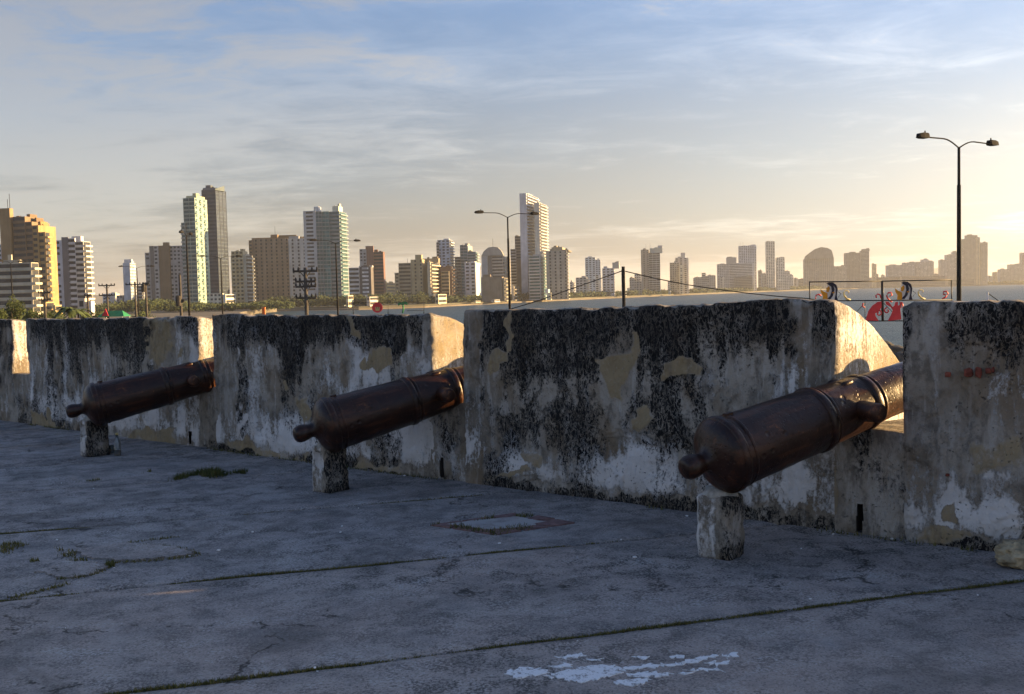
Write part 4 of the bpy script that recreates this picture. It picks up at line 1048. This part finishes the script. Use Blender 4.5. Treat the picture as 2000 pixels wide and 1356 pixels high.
B('bright low waterfront pavilion below the broad grey tower', 960, 6, [(1068, 1076, 1106, 572, (.66, .62, .48), None, 'band', DK), (1065, 1071, 1076, 565, WH, None, None, DK)], name='low_block', group='low houses along the shore')
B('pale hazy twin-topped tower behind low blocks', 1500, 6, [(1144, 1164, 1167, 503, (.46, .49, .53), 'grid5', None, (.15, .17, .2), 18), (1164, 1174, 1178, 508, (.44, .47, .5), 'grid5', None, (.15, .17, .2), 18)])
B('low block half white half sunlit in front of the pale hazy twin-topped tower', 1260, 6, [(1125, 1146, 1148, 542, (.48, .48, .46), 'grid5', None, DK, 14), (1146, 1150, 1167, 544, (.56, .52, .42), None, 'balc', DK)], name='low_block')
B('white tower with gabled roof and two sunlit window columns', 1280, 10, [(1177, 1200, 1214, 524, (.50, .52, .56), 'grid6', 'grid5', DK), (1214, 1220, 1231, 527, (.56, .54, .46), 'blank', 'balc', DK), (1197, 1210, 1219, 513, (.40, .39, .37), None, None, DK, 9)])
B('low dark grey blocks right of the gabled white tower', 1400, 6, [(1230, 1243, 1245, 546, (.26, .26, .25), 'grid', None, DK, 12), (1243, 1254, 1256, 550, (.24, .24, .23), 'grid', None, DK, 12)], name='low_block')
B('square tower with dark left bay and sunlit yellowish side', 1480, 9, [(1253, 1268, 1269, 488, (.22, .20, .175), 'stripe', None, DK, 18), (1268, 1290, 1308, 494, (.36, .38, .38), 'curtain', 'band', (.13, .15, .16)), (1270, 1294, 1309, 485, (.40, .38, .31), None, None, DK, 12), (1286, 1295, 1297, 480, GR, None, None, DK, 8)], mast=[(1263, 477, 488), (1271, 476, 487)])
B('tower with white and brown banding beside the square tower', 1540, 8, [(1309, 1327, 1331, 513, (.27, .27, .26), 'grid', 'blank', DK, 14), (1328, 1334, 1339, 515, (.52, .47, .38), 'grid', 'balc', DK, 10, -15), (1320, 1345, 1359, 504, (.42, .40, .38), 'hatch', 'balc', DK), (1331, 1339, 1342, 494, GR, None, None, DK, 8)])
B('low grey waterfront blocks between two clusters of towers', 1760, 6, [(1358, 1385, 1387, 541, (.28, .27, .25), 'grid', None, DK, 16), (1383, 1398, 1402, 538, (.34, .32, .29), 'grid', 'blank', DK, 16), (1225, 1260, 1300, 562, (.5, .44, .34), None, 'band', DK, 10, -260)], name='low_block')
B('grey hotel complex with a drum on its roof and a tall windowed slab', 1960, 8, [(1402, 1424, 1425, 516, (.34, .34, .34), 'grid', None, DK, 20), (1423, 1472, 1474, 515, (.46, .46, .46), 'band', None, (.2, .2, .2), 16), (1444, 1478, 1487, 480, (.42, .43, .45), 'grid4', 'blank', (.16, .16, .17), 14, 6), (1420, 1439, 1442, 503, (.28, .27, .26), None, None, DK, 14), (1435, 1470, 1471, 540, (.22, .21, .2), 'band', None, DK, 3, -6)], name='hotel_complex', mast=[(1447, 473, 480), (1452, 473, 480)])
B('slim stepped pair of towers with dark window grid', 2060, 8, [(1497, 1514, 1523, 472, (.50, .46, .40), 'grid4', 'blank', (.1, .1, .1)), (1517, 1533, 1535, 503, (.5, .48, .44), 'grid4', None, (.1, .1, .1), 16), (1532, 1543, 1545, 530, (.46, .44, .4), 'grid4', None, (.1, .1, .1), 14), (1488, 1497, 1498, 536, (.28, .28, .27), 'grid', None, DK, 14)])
def round_top():
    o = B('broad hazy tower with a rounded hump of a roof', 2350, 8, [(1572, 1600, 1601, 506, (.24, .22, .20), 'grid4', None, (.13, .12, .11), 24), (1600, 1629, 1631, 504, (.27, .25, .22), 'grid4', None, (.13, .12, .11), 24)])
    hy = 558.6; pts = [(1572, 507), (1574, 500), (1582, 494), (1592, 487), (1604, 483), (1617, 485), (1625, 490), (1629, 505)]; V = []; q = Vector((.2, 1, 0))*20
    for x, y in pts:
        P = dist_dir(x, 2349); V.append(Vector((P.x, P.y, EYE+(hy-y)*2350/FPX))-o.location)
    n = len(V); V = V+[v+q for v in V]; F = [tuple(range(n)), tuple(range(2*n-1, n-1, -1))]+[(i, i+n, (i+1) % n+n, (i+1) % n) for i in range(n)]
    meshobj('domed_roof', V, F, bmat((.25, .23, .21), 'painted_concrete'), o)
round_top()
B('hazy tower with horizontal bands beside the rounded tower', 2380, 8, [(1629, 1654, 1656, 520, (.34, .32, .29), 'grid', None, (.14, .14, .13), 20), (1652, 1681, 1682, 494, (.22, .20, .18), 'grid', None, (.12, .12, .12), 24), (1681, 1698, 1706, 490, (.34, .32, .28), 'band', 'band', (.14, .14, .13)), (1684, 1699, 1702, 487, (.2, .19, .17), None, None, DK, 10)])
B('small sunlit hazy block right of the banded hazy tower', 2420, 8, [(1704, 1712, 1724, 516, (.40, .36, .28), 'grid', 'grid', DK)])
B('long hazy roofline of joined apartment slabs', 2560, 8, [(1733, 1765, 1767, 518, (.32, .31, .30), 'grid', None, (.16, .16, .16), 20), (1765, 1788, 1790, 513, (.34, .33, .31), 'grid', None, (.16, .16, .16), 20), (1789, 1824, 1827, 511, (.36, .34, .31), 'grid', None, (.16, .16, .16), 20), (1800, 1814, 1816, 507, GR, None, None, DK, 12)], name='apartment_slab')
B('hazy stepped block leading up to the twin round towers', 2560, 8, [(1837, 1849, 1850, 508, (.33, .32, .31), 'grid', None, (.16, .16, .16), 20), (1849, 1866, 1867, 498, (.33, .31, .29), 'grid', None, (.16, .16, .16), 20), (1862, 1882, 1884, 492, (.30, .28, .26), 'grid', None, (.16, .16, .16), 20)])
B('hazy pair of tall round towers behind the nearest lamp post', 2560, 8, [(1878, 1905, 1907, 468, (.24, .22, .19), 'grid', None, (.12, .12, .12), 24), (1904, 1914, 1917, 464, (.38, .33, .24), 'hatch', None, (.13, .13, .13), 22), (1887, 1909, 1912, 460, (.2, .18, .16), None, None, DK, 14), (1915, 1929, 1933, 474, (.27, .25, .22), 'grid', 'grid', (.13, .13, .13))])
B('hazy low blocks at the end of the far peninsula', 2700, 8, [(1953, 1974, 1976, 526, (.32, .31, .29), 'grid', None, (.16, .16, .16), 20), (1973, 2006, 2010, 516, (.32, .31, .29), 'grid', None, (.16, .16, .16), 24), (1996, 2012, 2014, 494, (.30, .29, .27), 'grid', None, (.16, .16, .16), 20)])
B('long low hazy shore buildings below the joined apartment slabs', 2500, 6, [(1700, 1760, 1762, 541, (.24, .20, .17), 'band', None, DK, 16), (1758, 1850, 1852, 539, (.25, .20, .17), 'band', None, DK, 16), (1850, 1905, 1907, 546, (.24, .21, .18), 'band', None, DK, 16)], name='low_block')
# lower blocks filling the gaps
rnd = random.Random(21)
xs = [760, 795, 850, 872, 898, 936, 990, 1062, 1118, 1136, 1170, 1236, 1248, 1312, 1362, 1376, 1392, 1412, 1486, 1492, 1546, 1556, 1566, 1640, 1712, 1726, 1738, 1830, 1842, 1935, 1945, 470, 690, 275]
for x in xs:
    d = float(np.interp(x, [0, 700, 1000, 1150, 1300, 1500, 1700, 2000], [980, 1020, 1150, 1420, 1650, 2200, 2650, 2750])); w_ = rnd.uniform(9, 17); hy = 573.5-.0244*(x-1000)
    c = rnd.choice([(.36, .34, .31), (.44, .42, .38), (.30, .27, .23), (.50, .47, .42), (.26, .25, .24)])
    B('low block of flats wedged between taller towers across the bay', d, 6+rnd.uniform(0, 4), [(x-w_/2, x+w_*.25, x+w_/2, hy-rnd.uniform(16, 34)*(1 if x < 1500 else .7), c, rnd.choice(['grid', 'band', 'hatch']), 'balc', DK)], name='low_block', group='low infill blocks across the bay')
# small bright houses on the waterfront
HS = [(676, 680, 690, 577, 730, (.66, .6, .42), 'small bright white house by the trees below the teal glass tower'), (716, 722, 740, 580, 740, (.5, .48, .44), 'low grey roofed house below the reddish brown tower'), (850, 856, 872, 575, 800, (.66, .60, .42), 'bright cream villa with a roof lantern below the dark brown block'),
      (926, 929, 938, 588, 850, (.6, .58, .46), 'tiny pale hut on the beach under the white block'), (960, 966, 976, 586, 860, (.66, .64, .56), 'tiny white hut on the beach under the brown block'), (1207, 1212, 1228, 579, 1200, (.6, .56, .46), 'small pale beach house below the gabled white tower'), (1306, 1310, 1325, 566, 1420, (.64, .55, .42), 'small sunlit beach house below the square tower'),
      (1404, 1410, 1420, 570, 1750, (.6, .54, .42), 'small beach house below the grey hotel complex')]
for x0, xm, x1, y, d, c, lab in HS:
    o = B(lab, d, 10, [(x0, xm, x1, y, c, 'grid', 'band', DK)], name='house', cat='house', group='low houses along the shore')

# ------------------------------------------------------------------ vegetation
def leaf_cloud(mb, c, rx, ry, rz, n, s, rnd):
    for _ in range(n):
        while True:
            p = Vector((rnd.uniform(-1, 1), rnd.uniform(-1, 1), rnd.uniform(-1, 1)))
            if .25 < p.length < 1: break
        q = Vector((p.x*rx, p.y*ry, p.z*rz))+c
        a = Vector((rnd.gauss(0, 1), rnd.gauss(0, 1), rnd.gauss(0, 1))).normalized(); b = a.orthogonal().normalized(); k = s*rnd.uniform(.5, 1.3)
        mb.quad(q-a*k, q-b*k*.6, q+a*k, q+b*k*.6)
rnd = random.Random(5)
belt = MB()
for i in range(len(coastpx)-1):
    (xa, da), (xb, db) = coastpx[i], coastpx[i+1]
    n = int(abs(xb-xa)*.62)
    for _ in range(n):
        k = rnd.random(); x = xa+(xb-xa)*k; d = (da+(db-da)*k)*1.03+rnd.uniform(22, 70)
        if 830 < x < 960 and rnd.random() < .35: continue
        P = dist_dir(x, d); h = rnd.uniform(4, 9)*(1.15 if x < 830 else .85); r = rnd.uniform(3, 6.5)*d/900
        for _ in range(3):
            leaf_cloud(belt, Vector((P.x+rnd.uniform(-r, r)*.7, P.y, SEA+2+h*rnd.uniform(.4, .75))), r*.7, r*.7, h*.36, 26, 1.0*d/900, rnd)
for _ in range(260):   # wood between the lamp posts and the apartment slabs
    x = rnd.uniform(180, 560); d = rnd.uniform(560, 740); P = dist_dir(x, d); hy = 573.5-.0244*(x-1000)
    top = np.interp(x, [180, 230, 275, 310, 360, 400, 470, 520, 560], [592, 588, 581, 580, 588, 590, 592, 586, 588]); h = (EYE+(hy-top)*d/FPX-GZ)*rnd.uniform(.55, 1.02)
    r = rnd.uniform(4, 7)
    for _ in range(3): leaf_cloud(belt, Vector((P.x+rnd.uniform(-4, 4), P.y, GZ+h*rnd.uniform(.4, .72))), r*.7, r*.7, h*.33, 30, .9, rnd)
o = belt.build('coast_woodland', MAT['farleaf']); o['kind'] = 'stuff'; o['label'] = 'hazy belt of trees along the far shore below the towers'
def tree(label, px, d, top, width, name='broadleaf_tree', seed=1):
    rn = random.Random(seed); P = dist_dir(px, d); hy = 573.5-.0244*(px-1000); h = EYE+(hy-top)*d/FPX-GZ; r = width*d/FPX/2
    root = thing(name, label, 'tree', (P.x, P.y, GZ), 'trees beyond the wall')
    m = MB(); m.tube([(0, 0, 0), (.1, 0, h*.4), (-.1, 0, h*.75)], [.22, .16, .06], 8)
    for k in range(5):
        a = rn.random()*6.28; m.tube([(0, 0, h*rn.uniform(.35, .55)), (math.cos(a)*r*.5, math.sin(a)*r*.5, h*rn.uniform(.65, .8))], [.09, .03], 6)
    m.build('trunk', MAT['bark'], root)
    m = MB()
    for k in range(14):
        a = rn.random()*6.28; q = r*rn.uniform(.1, .75)
        leaf_cloud(m, Vector((math.cos(a)*q, math.sin(a)*q, h*rn.uniform(.55, .88))), r*.38, r*.38, h*.13, 110, .13, rn)
    m.build('crown', MAT['leaf'], root)
tree('ragged broadleaf tree in front of the cream slab', 27, 120, 573, 52, seed=1)
tree('small bushy tree beside the ragged broadleaf tree', 62, 130, 602, 46, seed=2, name='bushy_tree')
tree('low bushy tree left of the sunlit house', 105, 130, 606, 44, seed=3, name='bushy_tree')
tree('low bushy tree between two utility poles beyond the wall', 188, 140, 603, 50, seed=4, name='bushy_tree')
tree('dark bushy tree under the slim pale blue tower', 280, 140, 607, 60, seed=5, name='bushy_tree')
tree('scruffy bush at the edge of the ragged broadleaf tree', 0, 110, 600, 40, seed=6, name='bushy_tree')
def palm(px, d, top, label, seed):
    rn = random.Random(seed); P = dist_dir(px, d); hy = 573.5-.0244*(px-1000); h = EYE+(hy-top)*d/FPX-GZ-1.0
    root = thing('palm_tree', label, 'palm tree', (P.x, P.y, GZ), 'palm trees beyond the wall')
    m = MB(); m.tube([(0, 0, 0), (.15, 0, h*.5), (.1, 0, h)], [.16, .12, .10], 8); m.build('trunk', MAT['bark'], root)
    m = MB()
    for k in range(15):
        a = 6.283*k/15+rn.uniform(-.2, .2); L = rn.uniform(1.6, 2.4); el = rn.uniform(.1, 1.1); dv = Vector((math.cos(a), math.sin(a), 0)); sdv = Vector((-dv.y, dv.x, 0)); prev = None
        for s in range(9):
            t = s/8; p = Vector((.1, 0, h))+dv*(L*t*math.cos(el*.6))+Vector((0, 0, L*(math.sin(el)*t-.95*t*t)))
            if prev is not None:
                for sg in (-1, 1):
                    e = (.42*(1-abs(2*t-.9)*.6)); m.quad(prev, p, p+sdv*sg*e+Vector((0, 0, -e*.45))+dv*.12, prev+sdv*sg*e*.9+Vector((0, 0, -e*.45))+dv*.1)
            prev = p
    m.build('fronds', MAT['leaf'], root)
palm(134, 110, 588, 'spiky palm in front of the sunlit white and orange house', 3)
palm(150, 118, 592, 'shorter palm leaning beside the spiky palm', 4)

# ------------------------------------------------------------------ street lamps, poles, wires
def lamp(P, top, span, az, label, head=1.0):
    root = thing('street_lamp', label, 'street lamp', (P.x, P.y, GZ), 'double-armed street lamps along the road')
    H = top-GZ; u = Vector((math.sin(R(az)), math.cos(R(az)), 0)); up = Vector((0, 0, 1))
    m = MB(); m.tube([(0, 0, 0), (0, 0, H*.5), (0, 0, H*.86), (0, 0, H*.862), (0, 0, H)], [.115, .098, .085, .065, .06], 10); m.build('pole', MAT['lamp'], root, smoothf=True)
    for s in (-1, 1):
        L = span/2-.45; pts = []
        for k in range(11):
            t = k/10; pts.append(u*(s*L*t)+up*(H-.05+.36*math.sin(min(1, t*1.9)*math.pi/2)-.03*t))
        m = MB(); m.tube(pts, .032, 6); arm = m.build('arm', MAT['lamp'], root, smoothf=True)
        e = pts[-1]; side = Vector((-u.y, u.x, 0)); m = MB()
        prof = [(0, .10, -.02, .14), (.12, .15, -.06, .17), (.45, .16, -.07, .17), (.68, .13, -.05, .12), (.78, .05, -.02, .05)]
        rings = []
        for x, wd, z0, z1 in prof:
            c = e+u*(s*x*head); rings.append([c-side*wd*head+up*z0, c+side*wd*head+up*z0, c+side*wd*.7*head+up*z1*head, c-side*wd*.7*head+up*z1*head])
        n0 = 0; V = [v for r in rings for v in r]; F = [(3, 2, 1, 0), tuple(len(V)-4+k for k in range(4))]
        for i in range(len(rings)-1):
            for k in range(4): F.append((i*4+k, i*4+(k+1) % 4, i*4+4+(k+1) % 4, i*4+4+k))
        hd = meshobj('lamp_head', V, F, MAT['lamp'], root)
        m = MB(); c = e+u*(s*.22*head)+up*(.17*head); m.tube([c, c+up*.10], .03, 6); m.build('photocell', MAT['lamp'], hd)
for px_, yt, lab in ((1873, 290, 'double-armed street lamp standing by the fish sign'), (995, 425, 'double-armed street lamp beside the tallest white tower'), (659, 476, 'double-armed street lamp in front of the teal glass tower'),
                     (434, 505, 'double-armed street lamp in front of the dark blue glass tower'), (270, 524, 'double-armed street lamp next to the slim pale blue tower')):
    hy = 573.5-.0244*(px_-1000); d = 6.05*FPX/(hy-yt)
    lamp(dist_dir(px_, d), EYE+6.05, 5.4, 57, lab)
lamp(dist_dir(369, 92), EYE+5.95, 3.2, -2, 'street lamp with its arms seen end-on before the grey and brown slabs', 1.0)
lamp(dist_dir(25, 140), EYE+5.9, 3.2, 30, 'street lamp with pale heads in front of the cream slab')

def utility_pole(px_, ytop, d, label, arms, transformer=None, thick=.16, az=90):
    hy = 573.5-.0244*(px_-1000); P = dist_dir(px_, d); top = EYE+(hy-ytop)*d/FPX; H = top-GZ
    root = thing('utility_pole', label, 'utility pole', (P.x, P.y, GZ), 'utility poles along the shore road'); s = d/FPX
    m = MB(); m.tube([(0, 0, 0), (0, 0, H)], [thick, thick*.7], 8); m.build('pole', MAT['pole'], root, smoothf=True)
    u = Vector((math.sin(R(az)), math.cos(R(az)), 0))
    for y, half in arms:
        z = H-(y-ytop)*s; m = MB(); m.tube([u*(-half*s)+Vector((0, 0, z)), u*(half*s)+Vector((0, 0, z))], .075, 6)
        for sg in (-1, 1): m.tube([u*(sg*half*s*.45)+Vector((0, 0, z)), Vector((0, 0, z-.45))], .03, 5)
        a = m.build('crossarm', MAT['pole'], root)
        for q in (-.95, -.55, .55, .95):
            m = MB(); c = u*(half*s*q)+Vector((0, 0, z)); m.tube([c, c+Vector((0, 0, .12)), c+Vector((0, 0, .26))], [.05, .07, .03], 6); m.build('insulator', MAT['black'], a)
    if transformer:
        y, off = transformer; z = H-(y-ytop)*s; m = MB(); c = u*(off*s)+Vector((0, 0, z)); m.tube([c-Vector((0, 0, .45)), c+Vector((0, 0, .4)), c+Vector((0, 0, .5))], [.26, .26, .15], 10); m.build('transformer', MAT['pole'], root)
    return P, top
utility_pole(598, 523, 62, 'dark utility pole with four tiers of crossarms before the teal glass tower', [(530, 24), (550, 20), (560, 20), (582, 20)], thick=.15)
utility_pole(210, 555, 120, 'utility pole with two crossarms left of the slim pale blue tower', [(558, 16), (577, 16)])
utility_pole(265, 550, 118, 'utility pole with one crossarm by the slim pale blue tower', [(556, 18)])
utility_pole(286, 552, 112, 'utility pole carrying a hanging transformer by the slim pale blue tower', [(556, 6)], (563, -4))
utility_pole(353, 537, 88, 'leaning utility pole with a boxy transformer before the brown stair shaft', [(590, 6)], (588, -4))
utility_pole(88, 563, 120, 'utility pole with two crossarms before the ochre stepped tower', [(572, 12), (586, 12)])
utility_pole(172, 575, 120, 'short utility pole before the sunlit white and orange house', [(578, 6)])

# post with two sagging cables
P = dist_dir(1218, 45); hy = 568.2; top = EYE+(hy-521)*45/FPX
cp = thing('cable_post', 'slim dark post with two sagging cables, before the white tower with the gabled roof', 'post', (P.x, P.y, GZ))
m = MB(); m.tube([(0, 0, 0), (0, 0, top-GZ)], [.085, .075], 10); m.build('post', MAT['lamp'], cp, smoothf=True)
for pts in ([(1216, 529), (1160, 549), (1100, 570), (1050, 588), (1000, 603), (960, 617), (900, 640)], [(1221, 530), (1280, 544), (1340, 556), (1400, 565), (1460, 573), (1520, 579), (1580, 583.5), (1605, 588)]):
    m = MB(); m.tube([ony(x, y, 45)-cp.location for x, y in pts], .024, 6); m.build('cable', MAT['wire'], cp, smoothf=True)
for px_, yy in ((900, 640), (1605, 586)):
    q = ony(px_, yy, 45); m = MB(); m.tube([Vector((q.x, q.y, GZ))-cp.location, q-cp.location], .06, 8); m.build('anchor_post', MAT['lamp'], cp)

# ------------------------------------------------------------------ decorative steel signs
SY = 40.0
def flat(name, poly, mat, parent, Y, th=.04, off=0.0):
    """flat cut-out of sheet steel, outline in photo pixels on the plane y = Y"""
    p = [ony(x, y, Y) for x, y in poly]; n = len(p); loc = parent.location
    while parent.parent: parent_ = parent.parent; loc = parent_.location; break
    V = [q+Vector((0, off-th/2, 0)) for q in p]+[q+Vector((0, off+th/2, 0)) for q in p]
    F = [tuple(range(n)), tuple(range(2*n-1, n-1, -1))]+[(i, i+n, (i+1) % n+n, (i+1) % n) for i in range(n)]
    o = meshobj(name, [v-loc for v in V], F, mat, parent)
    bm = bmesh.new(); bm.from_mesh(o.data); bmesh.ops.recalc_face_normals(bm, faces=bm.faces); bmesh.ops.triangulate(bm, faces=[f for f in bm.faces if len(f.verts) > 4]); bm.to_mesh(o.data); bm.free()
    return o
def stroke(name, pts, wpx, mat, parent, Y, off=0.0):
    m = MB(); s = Y/FPX; m.tube([ony(x, y, Y)+Vector((0, off, 0))-parent.location for x, y in pts], [q*s/2 for q in wpx] if hasattr(wpx, '__len__') else wpx*s/2, 8)
    return m.build(name, mat, parent, smoothf=True)
def spiral(cx, cy, r, turns, start, sgn=1, n=22):
    return [(cx+r*(1-.72*k/n)*math.cos(start+sgn*turns*6.283*k/n), cy+r*(1-.72*k/n)*math.sin(start+sgn*turns*6.283*k/n)) for k in range(n+1)]
q = ony(1723, 600, SY)
fs = thing('fish_sign', 'steel frame sign with two striped fish and red coral beyond the sunlit embrasure', 'sign', (q.x, q.y, GZ))
for a in ([(1581, 551), (1723, 549.5)], [(1723, 549.5), (1858, 547)], [(1581, 551), (1582, 600)], [(1858, 547), (1859, 600)], [(1581, 588), (1860, 586)], [(1600, 628), (1860, 626)]):
    stroke('frame_bar', a, 2.2, MAT['black'], fs, SY)
stroke('frame_post', [(1723, 549), (1724, 628)], 5, MAT['black'], fs, SY)
for x in (1582, 1859):
    a = ony(x, 600, SY); m = MB(); m.tube([a-fs.location, Vector((a.x, a.y, GZ))-fs.location], .045, 6); m.build('frame_leg', MAT['black'], fs)
for a in ([(1675, 608), (1690, 592)], [(1690, 588), (1690, 628)], [(1758, 588), (1758, 628)], [(1724, 590), (1758, 624)], [(1722, 590), (1690, 622)]): stroke('brace', a, 1.2, MAT['black'], fs, SY, .03)
for dx, dy in ((0, 0), (145.5, -1.5)):
    T = lambda pts: [(x+dx, y+dy) for x, y in pts]
    fish = flat('fish', T([(1618, 552), (1626, 552.5), (1632, 557), (1635, 566), (1634, 576), (1633, 580), (1636, 587), (1620, 587), (1615, 584), (1613, 576), (1614, 566)]), MAT['white'], fs, SY)
    flat('dark_stripe', T([(1613, 554), (1620, 552), (1627, 557), (1629, 566), (1626, 578), (1620, 586), (1614, 585), (1621, 578), (1624, 568), (1623, 560)]), MAT['navy'], fish, SY, .03, -.04)
    flat('dark_back', T([(1616, 552), (1626, 552), (1633, 557), (1635.5, 566), (1633.5, 578), (1636, 587.5), (1629, 587.5), (1632, 574), (1632, 564), (1626, 556)]), MAT['navy'], fish, SY, .03, -.04)
    flat('amber_tail', T([(1602, 565), (1607, 569), (1613, 572), (1615.5, 573), (1616, 587), (1606, 587), (1607, 578), (1603, 572)]), MAT['yellow'], fish, SY, .03, -.03)
    flat('amber_fin', T([(1613, 563), (1618, 559), (1620, 564), (1617, 571), (1613, 570)]), MAT['yellow'], fish, SY, .03, -.07)
    flat('small_fin', T([(1624, 571), (1629, 570), (1628, 573), (1625, 573)]), MAT['yellow'], fish, SY, .03, -.075)
    stroke('weed_curl', T([(1661, 586), (1654, 584), (1649, 578), (1648, 572), (1651, 568), (1656, 568), (1658, 571), (1656, 574)]), [3.5, 4, 3.5, 3, 2.4, 2, 1.8, 1.4], MAT['cream'], fs, SY)
    stroke('snout_line', T([(1637, 570), (1643, 574), (1637, 581)]), 1.0, MAT['lamp'], fs, SY)
for pts, w_ in (([(1593, 584), (1594, 577), (1599, 575), (1604, 578)], 3), ([(1712, 582), (1711, 577), (1714, 574.5), (1719, 576), (1722, 584)], 3), ([(1742, 590), (1735, 584), (1732, 578), (1735, 572), (1741, 572), (1742, 577), (1738, 579)], 3.4), ([(1841, 584), (1848, 580), (1852, 574), (1849, 569), (1843, 570), (1843, 575), (1847, 576)], 3.2),
                ([(1686, 592), (1685, 598), (1689, 601)], 3), ([(1762, 592), (1764, 597), (1761, 601)], 3)):
    stroke('coral_curl', pts, w_, MAT['red'], fs, SY, .02)
flat('coral', [(1722, 589), (1714, 590), (1704, 597), (1696, 608), (1691, 626), (1716, 627), (1710, 618), (1709, 612), (1715, 610), (1722, 600)], MAT['red'], fs, SY)
flat('coral', [(1735, 589), (1743, 600), (1747, 597), (1749, 590), (1754, 590), (1753, 597), (1757, 596), (1759, 590), (1763, 590), (1758, 603), (1760, 624), (1734, 627), (1740, 616), (1744, 606), (1740, 600), (1731, 595), (1729, 589)], MAT['red'], fs, SY)
for c, sg in (((1716, 612), 1), ((1732, 607), -1)):
    stroke('coral_curl', spiral(c[0], c[1], 6, .95, -1.57 if sg == 1 else 4.7, sg), 2.8, MAT['red'], fs, SY, -.03)
# the second sign, farther along the road
Y2 = 80.0; q = ony(760, 605, Y2)
cs = thing('crab_sign', 'thin steel frame sign with a round red face and a green palm', 'sign', (q.x, q.y, GZ))
for a in ([(690, 592), (828, 590)], [(690, 592), (690, 612)], [(758, 591), (758, 612)], [(828, 590), (828, 612)], [(795, 607), (828, 607)]): stroke('frame_bar', a, .9, MAT['black'], cs, Y2)
for x in (690, 758, 828):
    a = ony(x, 610, Y2); m = MB(); m.tube([a-cs.location, Vector((a.x, a.y, GZ))-cs.location], .04, 6); m.build('frame_leg', MAT['black'], cs)
disc = flat('round_face', [(737+10.5*math.cos(a*.3927), 601+10*math.sin(a*.3927)) for a in range(16)], MAT['red'], cs, Y2)
flat('face_patch', [(733, 600), (742, 600), (741, 607), (734, 607)], MAT['cream'], disc, Y2, .03, -.05)
for x in (735.5, 739.5): flat('eye', [(x-.7, 600.6), (x+.7, 600.6), (x+.7, 602.4), (x-.7, 602.4)], MAT['navy'], disc, Y2, .03, -.09)
stroke('palm_stem', [(786, 612), (788, 604), (787, 596)], 3, MAT['green'], cs, Y2)
for pts in ([(787, 594), (781, 590), (777, 594), (778, 598), (782, 594.5), (787, 596)], [(787, 594), (792, 589), (796, 593), (796, 597), (792, 594), (787, 596)], [(787, 595), (785, 589.5), (789, 589.5)]): flat('palm_leaf', pts, MAT['green'], cs, Y2)
# small things beyond the wall
def crate(px_, py0, py1, w_, Y, mat, name, label, cat):
    a = ony(px_-w_/2, py0, Y); b = ony(px_+w_/2, py0, Y); c = ony(px_, py1, Y); o = thing(name, label, cat, (a.x+(b.x-a.x)/2, Y, GZ)); L = (b-a).length
    m = MB(); m.cbox((0, 0, a.z-GZ-(a.z-c.z)/2), L, L, a.z-c.z); m.build('box', mat, o)
    m = MB(); m.cbox((0, 0, a.z-GZ+.03), L*1.1, L*1.1, .06); m.build('lid', mat, o)
    m = MB(); m.tube([(0, 0, 0), (0, 0, c.z-GZ)], .06, 8); m.build('post', MAT['pole'], o)
crate(515, 602, 614, 6, 70, MAT['orange'], 'orange_box', 'small orange box on a post behind the wall', 'box')
a = ony(1929, 571, 60); gp = thing('guard_rail', 'short pale post with a slanting rail behind the wall by the lamp', 'railing', (a.x, a.y, GZ))
m = MB(); m.tube([(0, 0, 0), (0, 0, a.z-GZ)], .07, 8); m.build('post', MAT['white'], gp)
m = MB(); m.tube([(0, 0, a.z-GZ-.05), (.75, 0, a.z-GZ-.6), (1.6, 0, -0.0)], .03, 6); m.build('rail', MAT['lamp'], gp)
# green tent
P = dist_dir(222, 120); tn = thing('market_tent', 'green tent roof with a red gable behind the wall', 'tent', (P.x, P.y, GZ)); zt = EYE-(592.5-604)*-120/FPX
m = MB(); ridge = EYE+(592.5-607)*120/FPX-GZ; ev = ridge-.7
V = [(-1.6, -1.2, ev), (1.6, -1.2, ev), (1.6, 1.2, ev), (-1.6, 1.2, ev), (-1.0, 0, ridge), (1.0, 0, ridge)]
meshobj('roof', V, [(0, 1, 5, 4), (2, 3, 4, 5), (1, 2, 5), (3, 0, 4), (3, 2, 1, 0)], MAT['green'], tn)
meshobj('gable', [(-1.0, -1.25, ev+.1), (-.2, -1.25, ev+.1), (-.5, -1.25, ridge+.25), (-1.0, -1.15, ev+.1), (-.2, -1.15, ev+.1), (-.5, -1.15, ridge+.25)], [(0, 1, 2), (5, 4, 3), (0, 3, 4, 1), (1, 4, 5, 2), (2, 5, 3, 0)], MAT['red'], tn)
for x in (-1.4, 1.4):
    for y in (-1.1, 1.1):
        m = MB(); m.tube([(x, y, 0), (x, y, ev)], .05, 6); m.build('leg', MAT['white'], tn)

# ------------------------------------------------------------------ haze
hz = MB(); hz.box((-14500, -3500, SEA-3), (29000, 0, 0), (0, 17500, 0), (0, 0, 175))
ho = hz.build('haze', None); ho['kind'] = 'stuff'
t = bpy.data.materials.new('haze_air'); t.use_nodes = True; tt = t.node_tree; tt.nodes.clear()
mo = tt.nodes.new('ShaderNodeOutputMaterial'); pv = tt.nodes.new('ShaderNodeVolumePrincipled')
pv.inputs['Color'].default_value = (.86, .86, .86, 1); pv.inputs['Density'].default_value = .00008; pv.inputs['Anisotropy'].default_value = .3
tt.links.new(pv.outputs[0], mo.inputs['Volume']); ho.data.materials.append(t)
ho.display_type = 'WIRE'
